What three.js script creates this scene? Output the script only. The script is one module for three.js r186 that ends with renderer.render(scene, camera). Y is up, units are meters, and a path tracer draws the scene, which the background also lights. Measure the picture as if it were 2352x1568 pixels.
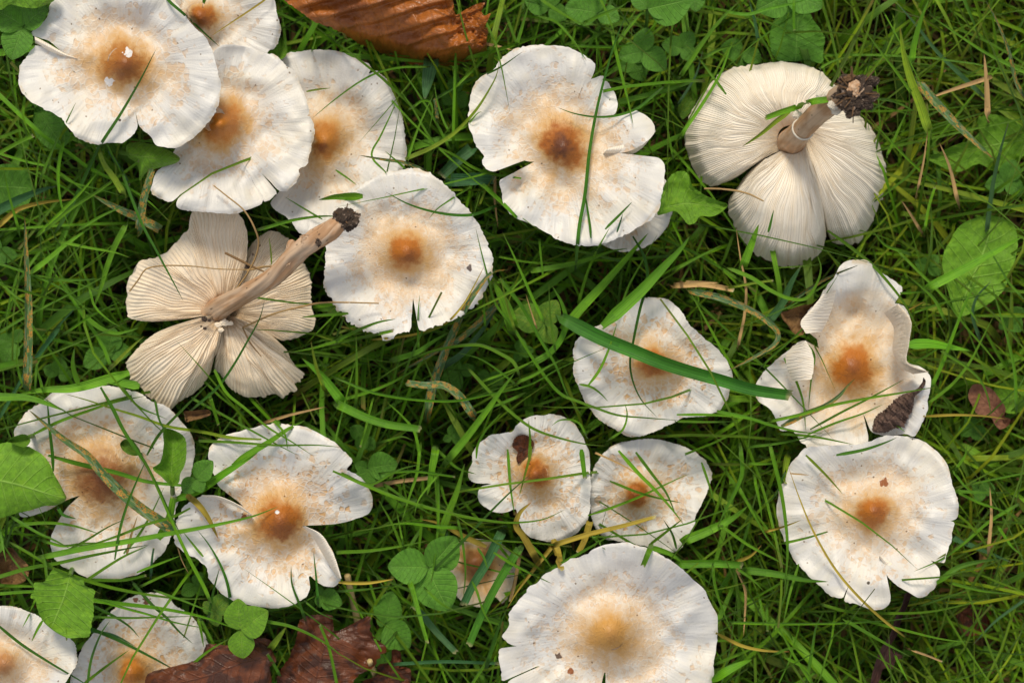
import * as THREE from 'three';
import { mergeGeometries } from 'three/addons/utils/BufferGeometryUtils.js';

// ---------------------------------------------------------------- camera, sky, sun, exposure
const GROUND = -0.014;                               // the soil lies this far below the level from which heights are read
const CAM_Y = 0.41, REF_Y = 0.04, K = 1e-4;          // metres; K = metres per traced pixel at the height of the caps
const scene = new THREE.Scene();
const camera = new THREE.PerspectiveCamera(2 * Math.atan(784 * K / (CAM_Y - REF_Y)) * 180 / Math.PI, 1024 / 682, 0.01, 40);
camera.up.set(0, 0, -1);
camera.position.set(0, CAM_Y, 0);
camera.lookAt(0, 0, 0);
camera.focus = 0.368;
camera.userData.fStop = 15;
scene.add(camera);

const SKY_W = 64, SKY_H = 32, skyData = new Float32Array(SKY_W * SKY_H * 4);
for (let j = 0; j < SKY_H; j++) for (let i = 0; i < SKY_W; i++) {
  const up = Math.sin(((j + 0.5) / SKY_H - 0.5) * Math.PI);   // row 0 is the nadir
  const l = up > 0 ? 0.42 + 0.16 * up : 0.10;
  const o = (j * SKY_W + i) * 4;
  skyData[o] = l * 0.955; skyData[o + 1] = l * 0.985; skyData[o + 2] = l * 1.06; skyData[o + 3] = 1;
}
const skyTex = new THREE.DataTexture(skyData, SKY_W, SKY_H, THREE.RGBAFormat, THREE.FloatType);
skyTex.mapping = THREE.EquirectangularReflectionMapping; skyTex.magFilter = THREE.LinearFilter; skyTex.needsUpdate = true;
scene.background = skyTex; scene.environment = skyTex;

const sun = new THREE.DirectionalLight(new THREE.Color().setRGB(1, 0.90, 0.74), 2.7);
sun.position.set(-0.12, 0.80, -0.80);                // high, from beyond the top edge of the picture
sun.castShadow = true; sun.shadow.radius = 30; sun.shadow.mapSize.set(2048, 2048);
Object.assign(sun.shadow.camera, { left: -0.3, right: 0.3, top: 0.3, bottom: -0.3, near: 0.1, far: 3 });
scene.add(sun);

const renderer = new THREE.WebGLRenderer({ antialias: true });
renderer.setSize(1024, 682);
renderer.toneMapping = THREE.LinearToneMapping;
renderer.toneMappingExposure = 0.96;
renderer.shadowMap.enabled = true;

// ---------------------------------------------------------------- numbers, noise
function rngFrom(a) { return () => { a |= 0; a = a + 0x6D2B79F5 | 0; let t = Math.imul(a ^ a >>> 15, 1 | a); t = t + Math.imul(t ^ t >>> 7, 61 | t) ^ t; return ((t ^ t >>> 14) >>> 0) / 4294967296; }; }
const rnd = rngFrom(7);
const lerp = (a, b, t) => a + (b - a) * t, clamp = (x, a = 0, b = 1) => x < a ? a : x > b ? b : x;
const sst = (a, b, x) => { const t = clamp((x - a) / (b - a)); return t * t * (3 - 2 * t); };
const hash = (x, y, s = 0) => { let h = Math.imul(x | 0, 374761393) ^ Math.imul(y | 0, 668265263) ^ Math.imul(s | 0, 1274126177); h = Math.imul(h ^ h >>> 13, 1103515245); h ^= h >>> 16; return (h >>> 0) / 4294967296; };
function noise(x, y, s = 0) { const xi = Math.floor(x), yi = Math.floor(y), fx = x - xi, fy = y - yi, u = fx * fx * (3 - 2 * fx), v = fy * fy * (3 - 2 * fy);
  return lerp(lerp(hash(xi, yi, s), hash(xi + 1, yi, s), u), lerp(hash(xi, yi + 1, s), hash(xi + 1, yi + 1, s), u), v); }
const fbm = (x, y, s = 0, n = 4) => { let a = 0.5, r = 0, t = 0; for (let i = 0; i < n; i++) { r += a * noise(x, y, s + i * 17); t += a; x *= 2.03; y *= 2.03; a *= 0.5; } return r / t; };
function cells(x, y, s) { const xi = Math.floor(x), yi = Math.floor(y); let f1 = 9, f2 = 9, id = 0;
  for (let j = -1; j < 2; j++) for (let i = -1; i < 2; i++) { const cx = xi + i, cy = yi + j, px = cx + hash(cx, cy, s), py = cy + hash(cx, cy, s + 1), d = (px - x) ** 2 + (py - y) ** 2;
    if (d < f1) { f2 = f1; f1 = d; id = hash(cx, cy, s + 2); } else if (d < f2) f2 = d; }
  return [Math.sqrt(f1), Math.sqrt(f2), id]; }

// a traced pixel and a height in centimetres give a point in metres
const V = (x, y, z) => new THREE.Vector3(x, y, z);
function P(px, py, h) { const y = h / 100, s = (CAM_Y - y) / (CAM_Y - REF_Y); return V((px - 1176) * K * s, y, (py - 784) * K * s); }
function unP(v) { const s = (CAM_Y - REF_Y) / (CAM_Y - v.y) / K; return [v.x * s + 1176, v.z * s + 784]; }
// tracings were read from nine enlargements, three to a row
const R = (c, r, pts) => pts.map(([x, y]) => [c * 784 + x / 3, r * 522.4 + y / 3]);
const L = (c, r, str) => R(c, r, str.trim().split(/\s+/).map(p => p.split(',').map(Number)));
const inside = (poly, x, y) => { const b = poly.box ?? (poly.box = [Math.min(...poly.map(p => p[0])), Math.max(...poly.map(p => p[0])), Math.min(...poly.map(p => p[1])), Math.max(...poly.map(p => p[1]))]); if (x < b[0] || x > b[1] || y < b[2] || y > b[3]) return false; let q = false; for (let i = 0, j = poly.length - 1; i < poly.length; j = i++) { const [a, b] = poly[i], [c, d] = poly[j]; if ((b > y) !== (d > y) && x < (c - a) * (y - b) / (d - b) + a) q = !q; } return q; };
function smooth(pts, n, closed) { const c = new THREE.CatmullRomCurve3(pts.map(p => V(p[0], p[1], 0)), closed, 'centripetal'); c.arcLengthDivisions = 900; return c.getSpacedPoints(n).map(v => [v.x, v.y]); }

// ---------------------------------------------------------------- meshes, names
const taken = {};
function numbered(n) { const k = taken[n] = (taken[n] ?? -1) + 1; return k ? n + '_' + String(k).padStart(3, '0') : n; }
function mesh(name, g, m, parent) { const o = new THREE.Mesh(g, m); o.name = parent ? name : numbered(name); o.castShadow = o.receiveShadow = true; (parent || scene).add(o); return o; }
function tag(o, label, category, group, kind) { o.userData.label = label; if (category) o.userData.category = category; if (group) o.userData.group = group; if (kind) o.userData.kind = kind; return o; }
function thing(name, label, category, pos, group) { const o = new THREE.Group(); o.name = numbered(name); o.position.copy(pos); scene.add(o); return tag(o, label, category, group); }
function geo(pos, uv, idx, col) { const g = new THREE.BufferGeometry(); g.setAttribute('position', new THREE.Float32BufferAttribute(pos, 3)); g.setAttribute('uv', new THREE.Float32BufferAttribute(uv, 2)); if (col) g.setAttribute('color', new THREE.Float32BufferAttribute(col, 3)); g.setIndex(idx); g.computeVertexNormals(); return g; }
function gridIndex(idx, rows, cols, off, flip) { for (let i = 0; i < rows; i++) for (let j = 0; j < cols; j++) { const a = off + i * (cols + 1) + j, b = a + 1, c = a + cols + 1, d = c + 1; flip ? idx.push(a, c, b, b, c, d) : idx.push(a, b, c, b, d, c); } }
function texture(w, h, f, colour, repeat) { const d = new Uint8Array(w * h * 4); const out = [0, 0, 0];
  const enc = v => { v = clamp(v); return 255 * (colour ? (v < 0.0031308 ? v * 12.92 : 1.055 * v ** (1 / 2.4) - 0.055) : v); };
  for (let j = 0; j < h; j++) for (let i = 0; i < w; i++) { f((i + 0.5) / w, (j + 0.5) / h, out); const o = (j * w + i) * 4; d[o] = enc(out[0]); d[o + 1] = enc(out[1]); d[o + 2] = enc(out[2]); d[o + 3] = 255; }
  const t = new THREE.DataTexture(d, w, h); t.magFilter = THREE.LinearFilter; t.minFilter = THREE.LinearMipmapLinearFilter; t.generateMipmaps = true; if (colour) t.colorSpace = THREE.SRGBColorSpace; if (repeat) t.wrapS = t.wrapT = THREE.RepeatWrapping; t.needsUpdate = true; return t; }
const std = (o) => new THREE.MeshStandardMaterial({ side: THREE.DoubleSide, ...o });

// ---------------------------------------------------------------- the ground
const soilTex = texture(512, 512, (u, v, o) => { const n = fbm(u * 40, v * 40, 3), m = noise(u * 190, v * 190, 9); const k = 0.35 + 0.9 * n + 0.3 * (m - 0.5); o[0] = 0.055 * k; o[1] = 0.038 * k; o[2] = 0.024 * k; }, true, true);
const soilMat = std({ map: soilTex, roughness: 0.95 });
{
  const n = 160, pos = [], uv = [], idx = [];
  for (let j = 0; j <= n; j++) for (let i = 0; i <= n; i++) {
    const a = (i / n - 0.5) * 2, b = (j / n - 0.5) * 2, x = Math.sign(a) * (Math.abs(a) ** 3 * 11.6 + Math.abs(a) * 0.4), z = Math.sign(b) * (Math.abs(b) ** 3 * 11.6 + Math.abs(b) * 0.4);
    pos.push(x, (fbm(x * 60 + 50, z * 60 + 50, 5) - 0.5) * 0.008 + GROUND, z); uv.push(x * 5, z * 5);
  }
  gridIndex(idx, n, n, 0, true);
  tag(mesh('ground', geo(pos, uv, idx), soilMat), 'dark moist soil under the turf', 'ground', null, 'structure');
}

// ---------------------------------------------------------------- mushrooms
const caps = [];                                     // {outline, H(px,py), ref} for whatever lies on them
function capTexture(c, rMax) {                        // laid out round the cap: u is the direction from the boss, v the distance from it
  const S = c.seed * 31, NU = 768, NV = 320, patch = c.patch ?? 0.8, cs = c.cell ?? 12, tanTo = c.tan ?? 0.46, um = c.umbo ?? 1;
  const hgt = new Float32Array(NU * NV);
  const col = texture(NU, NV, (u, v, o) => {
    const a0 = u * 2 * Math.PI, r = v * rMax, dx = r * Math.cos(a0), dy = r * Math.sin(a0), x = c.c[0] + dx, y = c.c[1] + dy, th = Math.atan2(dy, dx), Rl = c.radius(th), q = r / Rl, qb = 1.14 * q * (c.um2 ?? 1);
    const n1 = fbm(x / 34, y / 34, S), n2 = fbm(x / 9, y / 9, S + 5, 3), nd = noise(x / 2.2, y / 2.2, S + 9);
    const fib = fbm(th * 26 + 40, r / 60, S + 3, 3), fine = noise(th * 75 + 90, r / 30, S + 21);
    // white flesh with radial fibres
    const w = 0.735 + 0.11 * (fib - 0.5) + 0.05 * (fine - 0.5) + 0.015 * (nd - 0.5);
    let cr = w * 1.0, cg = w * 0.98, cb = w * 0.935;
    const cream = sst(0.42, 0.75, fbm(x / 60, y / 60, S + 7)) * 0.5 + 0.25 * sst(0.5, 0.8, fib); cr = lerp(cr, 0.80, cream); cg = lerp(cg, 0.745, cream); cb = lerp(cb, 0.62, cream);
    // torn cuticle: tan scales that drift apart toward the margin
    const wx = x + 9 * (n2 - 0.5) + dx * 0.1 * (n1 - 0.5), wy = y + 9 * (noise(x / 9 + 70, y / 9, S + 6) - 0.5);
    const [f1, f2, id] = cells(wx / cs, wy / cs, S + 11);
    const den = patch * (1.15 - sst(0.22, 0.88, q + 0.5 * (n1 - 0.5)) * 1.12);
    let sc = id < den ? sst(0.03, 0.26, f2 - f1) * sst(-0.02, 0.12, den - id + 0.04) : 0;
    sc *= (0.45 + 0.75 * noise(x / 5, y / 5, S + 8)) * (0.55 + 0.6 * hash(Math.floor(id * 9999), 3, S)) * (c.strong ?? 0.8);
    const [g1, g2, gid] = cells(wx / (cs * 0.45) + 40, wy / (cs * 0.45), S + 13); const gr = gid < den * 0.55 ? sst(0.02, 0.3, g2 - g1) * 0.4 : 0; sc = Math.max(sc, gr);
    const wob = 0.42 * (n1 - 0.5) + 0.14 * (n2 - 0.5), crack = 0.70 + 0.30 * sst(0.03, 0.2, f2 - f1), inner = sst(tanTo + 0.26, tanTo - 0.16, q + wob);
    const halo = inner * crack * (c.halo ?? 0.55 + 0.45 * hash(c.seed, 44)); cr = lerp(cr, 0.755, halo); cg = lerp(cg, 0.60, halo); cb = lerp(cb, 0.415, halo);
    const t = sc * (0.85 - 0.25 * sst(0.5, 1, q)); cr = lerp(cr, 0.69, t); cg = lerp(cg, 0.475 - 0.03 * n2, t); cb = lerp(cb, 0.255, t);
    const tn = sst(0.42, 0.20, qb + wob * 0.7) * um * (0.85 + 0.15 * crack); cr = lerp(cr, 0.66, tn); cg = lerp(cg, 0.39, tn); cb = lerp(cb, 0.145, tn);
    // pigmented boss
    const oc = sst(0.28, 0.14, qb + 0.15 * (n1 - 0.5) + 0.09 * (n2 - 0.5)) * um, bo = c.boss ?? [0.48, 0.15, 0.010];
    cr = lerp(cr, bo[0], oc); cg = lerp(cg, bo[1], oc); cb = lerp(cb, bo[2], oc);
    const [ox, oy] = c.dark ?? [0, 6]; const rd = Math.hypot(dx - ox, dy - oy) / (c.darkR ?? 26);
    const bc = sst(1.3, 0.1, rd + 0.9 * (n2 - 0.5)) * Math.min(0.9, (c.darkK ?? 0.6) * 1.3);
    const co = c.core ?? [0.22, 0.062, 0.012]; cr = lerp(cr, co[0], bc); cg = lerp(cg, co[1], bc); cb = lerp(cb, co[2], bc);
    // dirt specks and the margin's ochre crumbs
    const sp = cells(x / 26 + 9, y / 26, S + 15); if (sp[2] > 0.93 && sp[0] < 0.04 + 0.06 * sp[2] * nd) { cr *= 0.35; cg *= 0.28; cb *= 0.22; }
    const ru = sst(0.955, 0.985, q) * sst(0.4, 0.7, n2) * 0.6; cr = lerp(cr, 0.62, ru); cg = lerp(cg, 0.47, ru); cb = lerp(cb, 0.27, ru);
    for (const [mx, my, mr, R0, G0, B0] of c.marks ?? []) { const d = Math.hypot(x - mx, y - my) / mr + 0.9 * (noise(x / 5, y / 5, S + 31) - 0.5) + 0.5 * (n2 - 0.5); const k = sst(1.05, 0.8, d); cr = lerp(cr, R0, k); cg = lerp(cg, G0, k); cb = lerp(cb, B0, k); }
    o[0] = cr; o[1] = cg; o[2] = cb;
    hgt[Math.floor(v * NV) * NU + Math.floor(u * NU)] = clamp(0.30 + 0.40 * sc * (1 - inner * 0.6) + 0.20 * (fib - 0.5) * sst(0.25, 0.6, q) + 0.22 * (fine - 0.5) * sst(0.3, 0.7, q) + 0.12 * (nd - 0.5) + 0.1 * inner * sst(0.02, 0.15, f2 - f1));
  }, true);
  const bump = texture(NU, NV, (u, v, o) => { o[0] = o[1] = o[2] = hgt[Math.floor(v * NV) * NU + Math.floor(u * NU)]; });
  for (const t of [col, bump]) t.wrapS = THREE.RepeatWrapping;
  return std({ map: col, bumpMap: bump, bumpScale: 0.0003, roughness: 0.48 });
}
const fleshTex = texture(256, 256, (u, v, o) => { const n = fbm(u * 30, v * 6, 71), m = fbm(u * 9, v * 9, 72); const k = 0.85 + 0.25 * (n - 0.5) + 0.2 * (m - 0.5); o[0] = 0.82 * k; o[1] = 0.755 * k; o[2] = 0.63 * k; }, true, true);
const fleshMat = std({ map: fleshTex, roughness: 0.7 });
const stemTex = texture(256, 256, (u, v, o) => { const n = fbm(u * 36, v * 5, 73), m = fbm(u * 7, v * 8, 74); const t = sst(0.35, 0.7, m); const k = 0.82 + 0.45 * (n - 0.5); const sp = cells(u * 9, v * 14, 75), dk = 1 - 0.6 * (sp[2] > 0.84 ? sst(0.22, 0.08, sp[0] + 0.1 * n) : 0); o[0] = lerp(0.76, 0.58, t) * k * dk; o[1] = lerp(0.54, 0.33, t) * k * dk; o[2] = lerp(0.36, 0.17, t) * k * dk; }, true, true);
const stemMat = std({ map: stemTex, bumpMap: stemTex, bumpScale: 0.0003, roughness: 0.7 });

function tube(pts, radii, nr, wob = 0, seed = 0) {   // an uneven round stalk through points
  const n = (pts.length - 1) * 8, c = new THREE.CatmullRomCurve3(pts, false, 'centripetal'), pos = [], uv = [], idx = [];
  for (let i = 0; i <= n; i++) { const t = i / n, p = c.getPoint(t), T = c.getTangent(t), a = V(1, 0, 0).cross(T); if (a.lengthSq() < 0.05) a.set(0, 0, 1).cross(T); a.normalize(); const b = T.clone().cross(a);
    const f = t * (radii.length - 1), k = Math.min(radii.length - 2, Math.floor(f)), r = lerp(radii[k], radii[k + 1], f - k);
    for (let j = 0; j <= nr; j++) { const th = j / nr * 2 * Math.PI, q = r * (1 + wob * (fbm(Math.cos(th) * 2 + 9 + t * 6, Math.sin(th) * 2 + 9, seed) - 0.5)); pos.push(p.x + q * (a.x * Math.cos(th) + b.x * Math.sin(th)), p.y + q * (a.y * Math.cos(th) + b.y * Math.sin(th)), p.z + q * (a.z * Math.cos(th) + b.z * Math.sin(th))); uv.push(j / nr, t); } }
  gridIndex(idx, n, nr, 0, false);
  for (const e of [0, n]) { const p = c.getPoint(e / n), o = pos.length / 3; pos.push(p.x, p.y, p.z); uv.push(0.5, 0.5); for (let j = 0; j < nr; j++) { const q = e * (nr + 1) + j; e ? idx.push(o, q, q + 1) : idx.push(o, q + 1, q); } }
  return geo(pos, uv, idx);
}
// a sheet of gills between an inner and an outer line: heights come from hf(s, t)
function gillSheet(inner, outer, G, hf, depth, origin, seed, o = {}) {
  const nS = G * 8, nT = o.nT ?? 40, A = smooth(inner, nS, false), B = smooth(outer, nS, false), pos = [], uv = [], idx = [];
  for (let i = 0; i <= nT; i++) for (let j = 0; j <= nS; j++) {
    const t = i / nT, s = j / nS, wig = (noise(s * 14, t * 4, seed) - 0.5) * 7 * t * (1 - t) * 2.2 / G * (o.wig ?? 1), e = clamp(s + wig) * nS, k = Math.min(nS - 1, Math.floor(e)), f = e - k;
    const jag = 1 + (noise(s * 90, 3, seed + 4) - 0.5) * 0.03 + (noise(s * 18, 5, seed + 5) - 0.5) * 0.025;
    const ax = lerp(A[k][0], A[k + 1][0], f), ay = lerp(A[k][1], A[k + 1][1], f), bx = lerp(B[k][0], B[k + 1][0], f), by = lerp(B[k][1], B[k + 1][1], f);
    const x = lerp(ax, bx, t * jag), y = lerp(ay, by, t * jag);
    const g = s * G, gi = Math.round(g), d = Math.abs(g - gi) * 2, long = hash(gi, 1, seed), start = gi % 2 ? 0.15 + 0.6 * long : -1;
    const wv = 0.5 + 0.2 * noise(gi * 3.1, t * 7, seed + 2), env = sst(start, start + 0.08, t) * sst(1.02, 0.9, t) * (0.7 + 0.6 * noise(gi * 7.7, t * 5, seed + 3));
    const ridge = (1 - sst(wv * 0.35, wv * 1.25, d)) * env;
    const p = P(x, y, hf(s, t) + depth * (ridge - 0.5)).sub(origin); pos.push(p.x, p.y, p.z); uv.push(s * G / 10, t);
  }
  gridIndex(idx, nT, nS, 0, true);
  return geo(pos, uv, idx);
}
function skinSheet(inner, outer, hf, thick, origin) { // the outer skin below a sheet of gills, closing the cap's flesh
  const nS = 60, nT = 16, A = smooth(inner, nS, false), B = smooth(outer, nS, false), pos = [], uv = [], idx = [];
  for (let i = 0; i <= nT; i++) for (let j = 0; j <= nS; j++) { const t = i / nT, s = j / nS, p = P(lerp(A[j][0], B[j][0], t * 0.995), lerp(A[j][1], B[j][1], t * 0.995), hf(s, t) - thick * (0.25 + 0.75 * Math.sin(Math.PI * Math.min(0.98, 0.15 + t * 0.8)) * Math.sin(Math.PI * clamp(s, 0.06, 0.94)))).sub(origin); pos.push(p.x, p.y, p.z); uv.push(s, t); }
  gridIndex(idx, nT, nS, 0, false);
  return geo(pos, uv, idx);
}
const gillTex = texture(256, 256, (u, v, o) => { const n = fbm(u * 20, v * 5, 81), m = fbm(u * 5, v * 6, 82); const k = 0.94 + 0.16 * (n - 0.5), t = sst(0.4, 0.75, m) * 0.5; o[0] = lerp(0.97, 0.95, t) * k; o[1] = lerp(0.84, 0.77, t) * k; o[2] = lerp(0.66, 0.55, t) * k; }, true, true);
const gillMat = std({ map: gillTex, roughness: 0.75 });
const paleGillTex = texture(256, 256, (u, v, o) => { const n = fbm(u * 20, v * 5, 83), m = fbm(u * 5, v * 6, 84); const k = 0.95 + 0.14 * (n - 0.5), t = sst(0.4, 0.75, m) * 0.5; o[0] = lerp(0.95, 0.93, t) * k; o[1] = lerp(0.87, 0.80, t) * k; o[2] = lerp(0.74, 0.61, t) * k; }, true, true);
const paleGillMat = std({ map: paleGillTex, roughness: 0.75 });

function mushroom(c) {
  const N = 360, T = 72, out = smooth(c.outline, N, true).slice(0, N), ctr = c.c;
  // radius by direction, slits bridged
  const tab = new Float32Array(72).fill(1), raw = new Float32Array(72);
  for (const [x, y] of smooth(c.outline, 1440, true)) { const k = Math.floor(((Math.atan2(y - ctr[1], x - ctr[0]) / (2 * Math.PI)) + 1) * 72) % 72; raw[k] = Math.max(raw[k], Math.hypot(x - ctr[0], y - ctr[1])); }
  for (let k = 0; k < 72; k++) { let m = 0; for (let d = -3; d <= 3; d++) m = Math.max(m, raw[(k + d + 72) % 72]); tab[k] = m; }
  const tab2 = tab.map((_, k) => { let s = 0; for (let d = -3; d <= 3; d++) s += tab[(k + d + 72) % 72]; return s / 7; });
  c.radius = th => { const f = ((th / (2 * Math.PI)) + 1) * 72 - 0.5, k = Math.floor(f); return lerp(tab2[((k % 72) + 72) % 72], tab2[(((k + 1) % 72) + 72) % 72], f - k); };
  const ph = hash(c.seed, 5) * 6, rim = (c.rim ?? 0.18) + 0.22, wave = (c.wave ?? 0.10) * 2.3, uh = (c.uh ?? 0.32) * 1.8;
  const H = (x, y) => { const dx = x - ctr[0], dy = y - ctr[1], r = Math.hypot(dx, dy), th = Math.atan2(dy, dx), q = r / c.radius(th);
    let h = c.h + uh * Math.exp(-((r / (c.uw ?? 40)) ** 2)) + rim * q * q * (1 - 0.35 * q * q) - 0.16 * Math.exp(-(((q - 0.45) / 0.18) ** 2)) + wave * q * q * (Math.sin(th * 2 + ph) * 0.6 + Math.sin(th * 3 - ph * 2) * 0.6 + Math.sin(th * 5 + ph * 3) * 0.12);
    h += (fbm(x / 62, y / 62, c.seed, 2) - 0.5) * 0.34 * sst(0, 0.4, q) + (fbm(th * 9 + 30, r / 90, c.seed + 3, 2) - 0.5) * 0.06 * sst(0.35, 0.9, q) - 0.10 * sst(0.93, 1.03, q) * (c.lip ?? 1);
    h += (hash(c.seed, 41) - 0.5) * 0.5 * dx / 200 + (hash(c.seed, 42) - 0.5) * 0.5 * dy / 200;
    for (const [bx, by, br, bh] of c.bumps ?? []) h += bh * Math.exp(-((x - bx) ** 2 + (y - by) ** 2) / (br * br));
    return h; };
  c.H = H; caps.push(c);
  const O = P(ctr[0], ctr[1], c.h); O.y = 0;
  const root = thing('mushroom', c.label, 'mushroom', O, c.group ?? 'mushrooms lying in the grass');
  const edge = out.map(([x, y], j) => { const a = 1 + (noise(j * 0.9, c.seed, 3) - 0.5) * 0.014 * (c.jag ?? 1) * (0.3 + 1.4 * noise(j * 0.06, c.seed, 6)) + (noise(j * 0.17, c.seed, 4) - 0.5) * 0.022; return [ctr[0] + (x - ctr[0]) * a, ctr[1] + (y - ctr[1]) * a]; });
  const pos = [], uv = [], idx = [];
  const ang = []; let rMax = 0, last = null;
  for (let j = 0; j <= N; j++) { const e = edge[j % N]; let a = Math.atan2(e[1] - ctr[1], e[0] - ctr[0]); if (last !== null) a += Math.round((last - a) / (2 * Math.PI)) * 2 * Math.PI; ang.push(last = a); rMax = Math.max(rMax, Math.hypot(e[0] - ctr[0], e[1] - ctr[1])); }
  rMax *= 1.02;
  const put = (x, y, h, j) => { const p = P(x, y, h).sub(O); pos.push(p.x, p.y, p.z); uv.push(ang[j] / (2 * Math.PI), Math.hypot(x - ctr[0], y - ctr[1]) / rMax); };
  for (let i = 0; i <= T; i++) for (let j = 0; j <= N; j++) { const e = edge[j % N], t = 1 - (1 - i / T) ** 1.15, x = lerp(ctr[0], e[0], t), y = lerp(ctr[1], e[1], t); put(x, y, H(x, y), j); }
  gridIndex(idx, T, N, 0, true);
  const off = pos.length / 3;                        // the margin's thickness
  for (let i = 0; i < 2; i++) for (let j = 0; j <= N; j++) { const e = edge[j % N], k = i ? 0.996 : 1; put(lerp(ctr[0], e[0], k), lerp(ctr[1], e[1], k), H(e[0], e[1]) - i * 0.10, j); }
  gridIndex(idx, 1, N, off, true);
  mesh('cap', geo(pos, uv, idx), capTexture(c, rMax), root);
  { // gills under the cap
    const pos = [], uv = [], idx = [], n = 480, nt = 10;
    for (let i = 0; i <= nt; i++) for (let j = 0; j <= n; j++) { const e = edge[Math.round(j / n * N) % N], t = 0.08 + 0.916 * i / nt, x = lerp(ctr[0], e[0], t), y = lerp(ctr[1], e[1], t), p = P(x, y, H(x, y) - lerp(0.36, 0.10, t) - (j % 4 < 2 ? 0.10 * Math.sin(Math.PI * i / nt) : 0)).sub(O); pos.push(p.x, p.y, p.z); uv.push(j / 12, t); }
    gridIndex(idx, nt, n, 0, false);
    mesh('gills', geo(pos, uv, idx), paleGillMat, root);
  }
  { const top = H(ctr[0], ctr[1]) / 100 - 0.003, lean = (hash(c.seed, 8) - 0.5) * 0.01; mesh('stem', tube([V(lean, GROUND - 0.002, lean * 0.6), V(lean * 0.4, top * 0.5, 0.001), V(0, top, 0)], [0.0033, 0.0026, 0.0028], 16, 0.2, c.seed), stemMat, root); }
  for (const f of c.flaps ?? []) { const hf = (s, t) => lerp(f.h[0], f.h[1], t) + (f.bulge ?? 0.2) * Math.sin(Math.PI * t * 0.8); mesh('cap_flap', gillSheet(f.inner, f.outer, (f.G ?? 14) * 2, hf, f.depth ?? 0.010, O, c.seed + 9, { nT: 20, wig: 0.2 }), paleGillMat, root); mesh('cap_flap_back', skinSheet(f.inner, f.outer, hf, 0.06, O), fleshMat, root); }
  return root;
}
const WHITE = [0.84, 0.82, 0.80], RUST = [0.30, 0.10, 0.03];
mushroom({ seed: 1, boss: [0.43, 0.155, 0.018], um2: 0.85, cell: 16, ref: 'the two holed cap', label: 'wide flat mushroom cap with two white holes in its brown boss', h: 4.5, c: R(0, 0, [[850, 430]])[0], rim: 0.1, dark: [4, 8], darkK: 0.55, darkR: 34, patch: 0.85, uh: 0.34, uw: 46,
  marks: [[293, 120, 11, ...WHITE], [250, 188, 10, ...WHITE], [274, 276, 3, 0.06, 0.04, 0.03]], bumps: [[170, 118, 34, 0.22], [110, 130, 40, -0.16], [300, 300, 26, -0.1], [345, 300, 26, 0.18]],
  outline: L(0, 0, '380,-60 520,-110 700,-130 900,-120 1080,-70 1200,0 1255,75 1340,190 1420,265 1455,330 1470,400 1500,510 1520,580 1510,640 1490,740 1420,860 1340,950 1250,1000 1160,1020 1100,1010 1065,990 1040,945 985,900 958,870 940,800 930,690 934,790 945,880 905,940 830,990 740,985 640,990 540,950 470,880 400,800 300,745 200,690 150,630 125,570 130,500 150,430 210,340 240,312 330,352 420,378 520,402 440,370 340,285 270,255 210,240 250,190 320,120 350,30'),
  flaps: [{ inner: L(0, 0, '235,250 330,300 440,365 530,402'), outer: L(0, 0, '240,300 320,345 420,385 530,404'), h: [4.5, 4.2], G: 20 }] });
mushroom({ seed: 2, ref: 'the half hidden split cap', label: 'half hidden mushroom cap split at its brown boss, tucked behind two caps', h: 3.1, c: R(0, 0, [[1375, 110]])[0], darkR: 30, dark: [0, 12], patch: 0.5, rim: 0.05,
  outline: L(0, 0, '1160,-80 1250,-180 1340,-220 1385,-150 1392,0 1396,70 1420,0 1500,-160 1640,-200 1780,-120 1880,-20 1905,100 1930,220 1900,310 1830,370 1650,430 1450,400 1300,250 1180,60') });
mushroom({ seed: 3, boss: [0.56, 0.19, 0.014], um2: 0.85, cell: 16, ref: 'the orange domed cap', label: 'mushroom cap with smooth orange dome and three slits in its margin', h: 3.5, c: R(0, 0, [[1510, 850]])[0], uh: 0.62, uw: 44, darkK: 0.35, dark: [-12, 14], patch: 0.75, rim: 0.04, tan: 0.42, bumps: [[600, 410, 24, -0.1], [640, 420, 20, 0.1], [430, 420, 24, -0.12]],
  outline: L(0, 0, '1480,345 1540,310 1640,310 1740,335 1795,378 1850,365 1930,410 2000,470 2060,550 2095,640 2120,740 2128,788 2000,800 1900,816 2000,808 2132,802 2160,880 2155,980 2130,1090 2110,1130 2055,1165 2060,1200 2040,1260 1970,1310 1922,1312 1860,1250 1790,1185 1850,1260 1908,1330 1880,1370 1822,1394 1814,1358 1800,1400 1700,1440 1600,1470 1500,1475 1400,1460 1300,1450 1230,1430 1215,1400 1230,1360 1280,1295 1332,1240 1270,1300 1215,1365 1160,1395 1090,1360 1040,1320 1050,1260 1080,1180 1150,1130 1200,1030 1260,940 1320,800 1370,620 1430,450') });
mushroom({ seed: 4, boss: [0.52, 0.20, 0.03], ref: 'the greyish ochre cap', label: 'greyish mushroom cap with ochre boss partly under its neighbour with orange dome', h: 2.6, c: [745, 320], darkK: 0.7, darkR: 16, dark: [-8, 18], patch: 0.55, rim: 0.12,
  outline: [[645, 130], [680, 118], [730, 115], [780, 120], [830, 140], [852, 156], [846, 170], [866, 163], [895, 195], [910, 225], [920, 250], [930, 300], [933, 345], [925, 390], [900, 430], [860, 470], [800, 520], [745, 545], [690, 535], [660, 500], [630, 480], [622, 465], [650, 430], [670, 380], [640, 300], [620, 200]] });
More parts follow.
